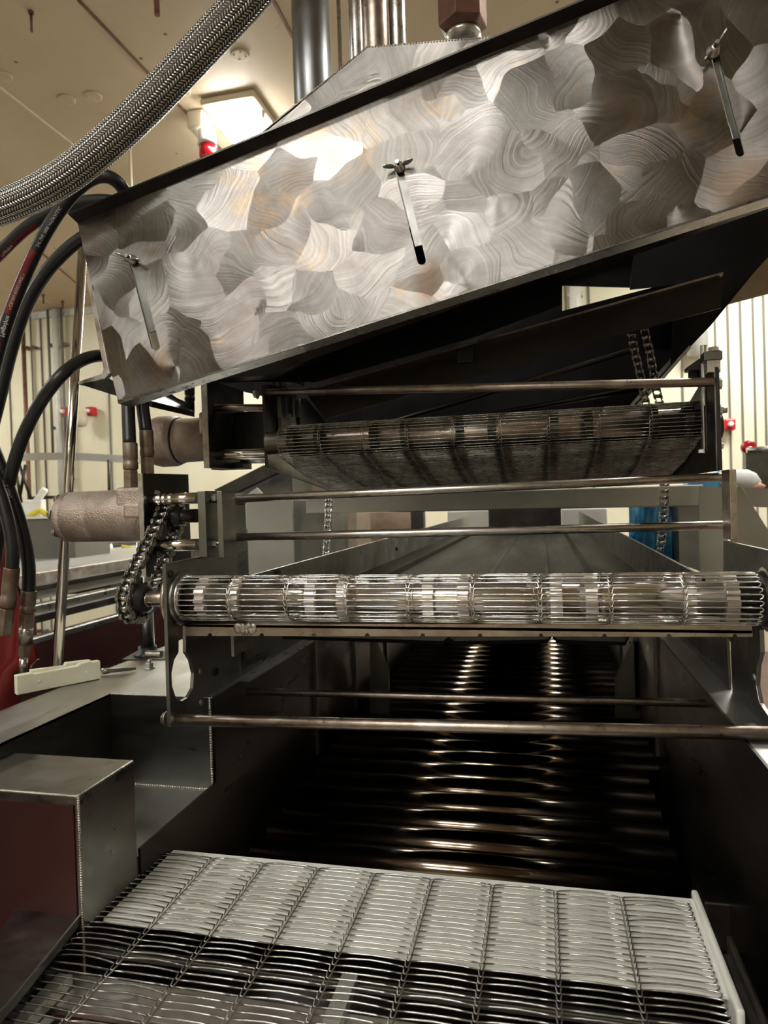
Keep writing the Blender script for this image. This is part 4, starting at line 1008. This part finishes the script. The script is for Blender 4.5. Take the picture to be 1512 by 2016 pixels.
# ================================================================== HOSES
def hose(lab, pts, Y, r, name='hydraulic_hose', mt='rubber', seg=20, fit=None, n=10):
    if not isinstance(Y, (list, tuple)): Y = [Y] * len(pts)
    P = smooth_path([W(a, b, Y=y) for (a, b), y in zip(pts, Y)], n)
    t = thing(name, lab, 'hose', min(P, key=lambda p: p.z))
    MB().tube(P, r, seg).build('hose_body', mt, t)
    return t, P
def on_tube(P, r, s0, quad, off=.0004):
    # maps (along, around) -> point on the hose, around = 0 faces the camera
    L = [0]
    for i in range(1, len(P)): L.append(L[-1] + (P[i] - P[i - 1]).length)
    def f(s, a):
        s = max(0, min(L[-1] - 1e-6, s)); i = 0
        while L[i + 1] < s: i += 1
        k = (s - L[i]) / (L[i + 1] - L[i]); p = P[i].lerp(P[i + 1], k)
        def tan(j): return (P[min(j + 1, len(P) - 1)] - P[max(j - 1, 0)]).normalized()
        tt = tan(i).lerp(tan(i + 1), k).normalized()
        u = (EYE - p).normalized(); u = (u - tt * u.dot(tt)).normalized(); q = tt.cross(u)
        an = a / r; return p + (u * math.cos(an) + q * math.sin(an)) * (r + off)
    return f, L[-1]
def stripe(t, P, r, s0, s1, a0, a1, mt='redstripe', name='red_stripe'):
    f, L = on_tube(P, r, 0, None, .0003); n_ = 30; m = MB(); vs = []
    for i in range(n_ + 1):
        for j in range(7): vs.append(f((s0 + (s1 - s0) * i / n_) * L, a0 + (a1 - a0) * j / 6))
    fs = [(i * 7 + j, i * 7 + j + 1, (i + 1) * 7 + j + 1, (i + 1) * 7 + j) for i in range(n_) for j in range(6)]
    m.add(vs, fs, smooth=True).build(name, mt, t, recalc=False)
def letter(t, P, r, text, s0, size, a0, flip=1, mt='white_print'):
    cu = bpy.data.curves.new('txt', 'FONT'); cu.body = text; cu.size = size; o = bpy.data.objects.new('txt', cu)
    COL.objects.link(o); dg = bpy.context.evaluated_depsgraph_get(); dg.update()
    me = bpy.data.meshes.new_from_object(o.evaluated_get(dg)); bpy.data.objects.remove(o)
    f, L = on_tube(P, r, 0, None, .0007)
    vs = [f(s0 * L + v.co.x * flip, a0 + v.co.y * flip) for v in me.vertices]
    fs = [list(p.vertices) for p in me.polygons]
    if fs: MB().add(vs, fs).build('printed_lettering', mt, t, recalc=False)
def fitting(t, a, b, r, mt='rust', seg=24):
    a, b = V(a), V(b); L = (b - a).length; d = (b - a)
    MB().rev(a, d, [(0, r * .98), (L * .02, r * 1.02), (L * .34, r * 1.02), (L * .36, r * .96), (L * .42, r * .96), (L * .44, r * 1.04), (L * .56, r * 1.04), (L * .6, r * .85)], seg).build('crimp_sleeve', mt, t)
    MB().rev(a + d * .6, d, [(0, r * .98), (L * .02, r * 1.05), (L * .38, r * 1.05), (L * .40, r * .95)], 6, smooth=False).build('hex_nut', mt, t, .0008)
R = .0125
# braided hose (large)
t = thing('braided_hose', 'thick braided steel hose sweeping across the upper left', 'hose', W(0, 412, Y=.98))
P = smooth_path([W(a, b, Y=.98) for a, b in [(-90, 440), (0, 409), (70, 380), (135, 342), (205, 287), (275, 222), (343, 152), (412, 78), (480, 5), (560, -90)]], 10)
MB().tube(P, .0272, 40).build('braid_sleeve', 'braid', t)
# black hoses
t, P = hose('black hose arching lowest of the upper loops, behind the red striped one', [(-60, 560), (0, 498), (55, 447), (110, 415), (165, 398), (215, 396), (260, 410), (300, 440)], 1.30, .0135)
stripe(t, P, .0135, .12, .42, .002, .012)
letter(t, P, .0135, 'Megadyne', .20, .009, .004)
t, P = hose('looping black hose with red stripes and white print', [(-75, 1010), (-28, 800), (-5, 700), (18, 622), (48, 545), (86, 465), (128, 400), (168, 360), (205, 347), (236, 364), (256, 405), (270, 470)], [1.12] * 9 + [1.14, 1.18, 1.2], .0123)
stripe(t, P, .0123, .20, .395, -.0115, .001); stripe(t, P, .0123, .46, .61, -.0115, .001)
letter(t, P, .0123, 'Megadyne', .408, .0105, -.004)
letter(t, P, .0123, '311X MegaVac HOSE', .25, .009, -.006)
letter(t, P, .0123, '* CRUSH RESISTANT *', .47, .0075, -.006)
letter(t, P, .0123, '3/4" SAE 100R HYDRAULIC', .62, .0075, -.004)
t, P = hose('plain black hose curving down behind the striped hose', [(200, 450), (160, 470), (118, 505), (80, 552), (48, 612), (22, 690), (0, 780), (-30, 900), (-60, 1040)], 1.22, .0132)
t, P = hose('black hose leaving the panel at its lower left end', [(240, 705), (200, 700), (160, 710), (118, 742), (78, 795), (46, 858), (24, 925), (8, 1000), (-8, 1090), (-25, 1200)], [1.3, 1.2, 1.15] + [1.1] * 7, .0118)
t, P = hose('black hose dropping to the rusty fitting by the white block', [(-22, 860), (2, 920), (26, 985), (46, 1050), (56, 1110), (57, 1168)], 1.1, .0118)
letter(t, P, .0118, 'SAE 100R2', .3, .008, 0)
a = P[-1]; fitting(t, a + V((0, 0, .005)), W(52, 1236, Y=1.1), .0135)
MB().cyl(W(52, 1230, Y=1.1), W(50, 1268, Y=1.1), .0125, 24).build('coupling', 'steel', t)
MB().rev(W(50, 1268, Y=1.1), W(46, 1300, Y=1.1) - W(50, 1268, Y=1.1), [(0, .0115), (.024, .0112)], 6, smooth=False).build('hex_nut', 'rust', t, .0008)
MB().cyl(W(47, 1296, Y=1.1), W(45, 1325, Y=1.1), .0075, 20).build('pipe_end', 'steel', t)
t, P = hose('black hose beside the picture edge ending in a rusty fitting', [(-40, 880), (-8, 950), (12, 1010), (24, 1070), (24, 1122)], 1.06, .0115)
fitting(t, P[-1] + V((0, 0, .004)), W(8, 1250, Y=1.06), .0135)
# hoses feeding motors
Yh1 = 1.10
t, P = hose('ribbed black hose entering the lower motor, left of two', [(252, 700), (252, 790), (255, 876)], [1.16, 1.12, 1.10], .0118)
fitting(t, W(256, 872, Y=Yh1), W(258, 962, Y=Yh1), .0128)
t, P = hose('black hose entering the lower motor, right of two', [(262, 700), (278, 785), (288, 852)], [1.20, 1.16, 1.14], .0118)
fitting(t, W(288, 848, Y=1.14), W(291, 935, Y=1.14), .0125)
t, P = hose('short black hose above the upper motor', [(290, 740), (330, 780), (368, 803)], 1.34, .010)
t, P = hose('threaded hose tail standing on the upper motor', [(372, 730), (373, 768)], 1.38, .009)
fitting(t, W(373, 758, Y=1.38), W(374, 812, Y=1.38), .011, 'black')
# red sheet at the left edge
m = MB(); R_ = []
for i in range(12):
    for j in range(14):
        s = j / 13; px = -60 + (25 + 62 * s ** .7 - (-60)) * i / 11 if s < .7 else -60 + (85 + 60 - 90 * (s - .3)) * i / 11
        q = W(px, 1075 + 320 * s, Y=1.30); q.y += .02 * math.sin(i * .9 + j * .3); R_.append(q)
for th in (0, .004): m.add([p + V((0, th, 0)) for p in R_], [(i * 14 + j, i * 14 + j + 1, (i + 1) * 14 + j + 1, (i + 1) * 14 + j) for i in range(11) for j in range(13)], smooth=True)
tag(m.build('red_drape', 'redcloth', recalc=False), 'dark red plastic sheet hanging at the left picture edge', 'sheet')

# ------------------------------------------------------------------ steel pole on white block, deck hardware
base = W(113, 1312, Z=ZD + .03); top = W(165, 455, Y=base.y + .22)
ax = (top - base).normalized()
m = MB(); m.cyl(base, base + ax * (top - base).length, .0098, 20)
tag(m.build('steel_pole', 'shaft'), 'leaning bright steel pole standing in the white plastic block', 'pole')
a, b = W(34, 1369, Z=ZD + .001), W(199, 1336, Z=ZD + .001)
dd = (b - a).normalized(); sd = V((-dd.y, dd.x, 0))
t = thing('plastic_block', 'white notched plastic block on the fryer rim under the pole', 'block', (a + b) / 2)
h = .034; L = (b - a).length
prof = [(0, 0), (L, 0), (L, h), (L * .9, h * 1.0), (L * .88, h * 1.06), (L * .75, h * 1.02), (L * .72, h * .93), (L * .2, h * .93), (L * .18, h), (0, h)]
MB().prism([a + dd * x + V((0, 0, z)) for x, z in prof], sd * .016).build('front_bar', 'nylon', t, .0012)
prof = [(L * .2, 0), (L * .93, 0), (L * .93, h * 1.02), (L * .62, h * 1.1), (L * .6, h * .95), (L * .2, h * 1.05)]
MB().prism([a + sd * .017 + dd * x + V((0, 0, z)) for x, z in prof], sd * .014).build('back_bar', 'nylon', t, .0012)
for s_ in (.25, .82): MB().rev(a + dd * L * s_ + V((0, 0, h * .5)) , -sd, [(0, .0025), (.0008, .002)], 12).build('plug', 'uhmw', t)
p = W(291, 1290, Z=ZD)
t = thing('support_post', 'short round steel post on black flange behind the sprocket', 'post', p)
MB().cyl(p + V((0, 0, .01)), p + V((0, 0, .25)), .0155, 28).build('post', 'steel', t)
MB().rev(p, (0, 0, 1), [(0, .03), (.006, .03), (.008, .02), (.02, .02)], 28).build('flange', 'black', t)
MB().prism([W(240, 1300, Z=ZD), W(270, 1283, Z=ZD), W(340, 1283, Z=ZD), W(330, 1300, Z=ZD)], (0, 0, .002)).build('base_plate', 'black', t)
p = W(295, 1316, Z=ZD); tag(MB().bolt(p, (0, 0, 1), .008, .012, .006).build('deck_bolt', 'bolt'), 'hex bolt standing on the fryer rim near the post', 'bolt')
a, b = W(200, 1322, Z=ZD + .008), W(268, 1316, Z=ZD + .006)
tag(MB().rev(a, b - a, [(0, .006), (.01, .006), (.02, .0045), ((b - a).length, .003)], 16).build('steel_pin', 'steel'), 'pointed steel pin lying on rim beside the white block', 'pin')

# ================================================================== FRONT WIRE BELT
t = thing('infeed_belt', 'flat wire mesh infeed belt in the foreground', 'conveyor', (-.2, .7, .8))
bx0, bx1 = -.592, .170
zb = .900
L0 = W(335, 1665, Z=zb); R0 = W(1350, 1757, Z=zb)
bx0, bx1 = L0.x, R0.x; yn = (L0.y + R0.y) / 2
path = [(.30, zb - .004), (.62, zb - .002), (yn - .08, zb), (yn - .03, zb)]
for k in range(1, 9):
    an = math.radians(90 - k * 22); path.append((yn - .03 + .028 * math.cos(an), zb - .028 + .028 * math.sin(an)))
random.seed(3)
belt_mesh(path, bx0, bx1, 9, .0104, .00100, .0016, 6, bow=.0018).build('wire_mesh_belt', 'frontwire', t, recalc=False)
# white wear sheet beneath the far half of the belt
yw = W(900, 1868, Z=zb - .006).y
yl = W(200, 1840, Z=zb - .006).y
m = MB(); m.prism([(bx0 + .008, .735, zb - .010), (bx1 + .012, .735, zb - .010), (bx1 + .012, yn - .006, zb - .008), (bx0 + .008, yn - .006, zb - .008)], (0, 0, .005)).build('wear_sheet', 'uhmw', t, .001)
MB().cyl((bx0 + .012, yn - .028, zb - .028), (bx1 + .012, yn - .028, zb - .028), .0245, 28).build('nose_bar', 'uhmw', t)
MB().box((bx1 + .006, .70, zb - .028), (bx1 + .014, yn + .002, zb + .005)).build('edge_guide', 'uhmw', t, .003)
MB().box((bx1 + .018, .3, zb - .05), (bx1 + .026, .80, zb - .004)).build('side_plate', 'plate', t, .001)
MB().box((bx1 + .026, .60, zb - .02), (bx1 + .032, yn - .085, zb + .004)).build('side_bar', 'plate', t, .002)
MB().box((bx0 - .016, .3, zb - .05), (bx0 - .006, yn - .10, zb - .004)).build('side_plate', 'dark', t, .001)
MB().box((bx1 + .05, .3, zb - .09), (bx1 + .2, .735, zb - .012)).build('corner_block', 'plate', t, .01)
for i, (y, w_, mt) in enumerate([(.728, .012, 'plate'), (.655, .050, 'tooth'), (.610, .014, 'shaft'), (.572, .034, 'tooth'), (.53, .03, 'tooth'), (.47, .03, 'plate')]):
    MB().box((bx0 + .0, y - w_ / 2, zb - .045), (bx1, y + w_ / 2, zb - .036)).build('cross_slat', mt, t, .001)
for i, px in enumerate([130, 690]):
    q = W(px, 1930, Z=zb - .03); MB().box((q.x - .009, .3, zb - .035), (q.x + .009, q.y, zb - .022)).build('wear_strip', 'lightgrey', t, .001)
MB().box((bx0, .3, zb - .16), (bx1, yn - .05, zb - .15)).build('bottom_pan', 'dark', t)
# left corner cover
t = thing('corner_bracket', 'dark scratched steel channel beside the foreground belt left edge', 'bracket', W(80, 1850, Z=.8))
pts = [(66, 1735), (166, 1748), (168, 1790), (30, 1960), (-60, 2060), (-200, 2060), (-200, 1990), (0, 1830)]
MB().prism([W(a_, b_, Z=.915) for a_, b_ in pts], (0, 0, -.012)).build('top_plate', 'plate', t, .002)
MB().prism([W(166, 1748, Z=.915) + V((0, 0, -.012)), W(-60, 2060, Z=.915) + V((0, 0, -.012)), W(-60, 2060, Z=.915) + V((0, 0, -.09)), W(166, 1748, Z=.915) + V((0, 0, -.09))], (-.004, 0, 0)).build('side_flange', 'dark', t)
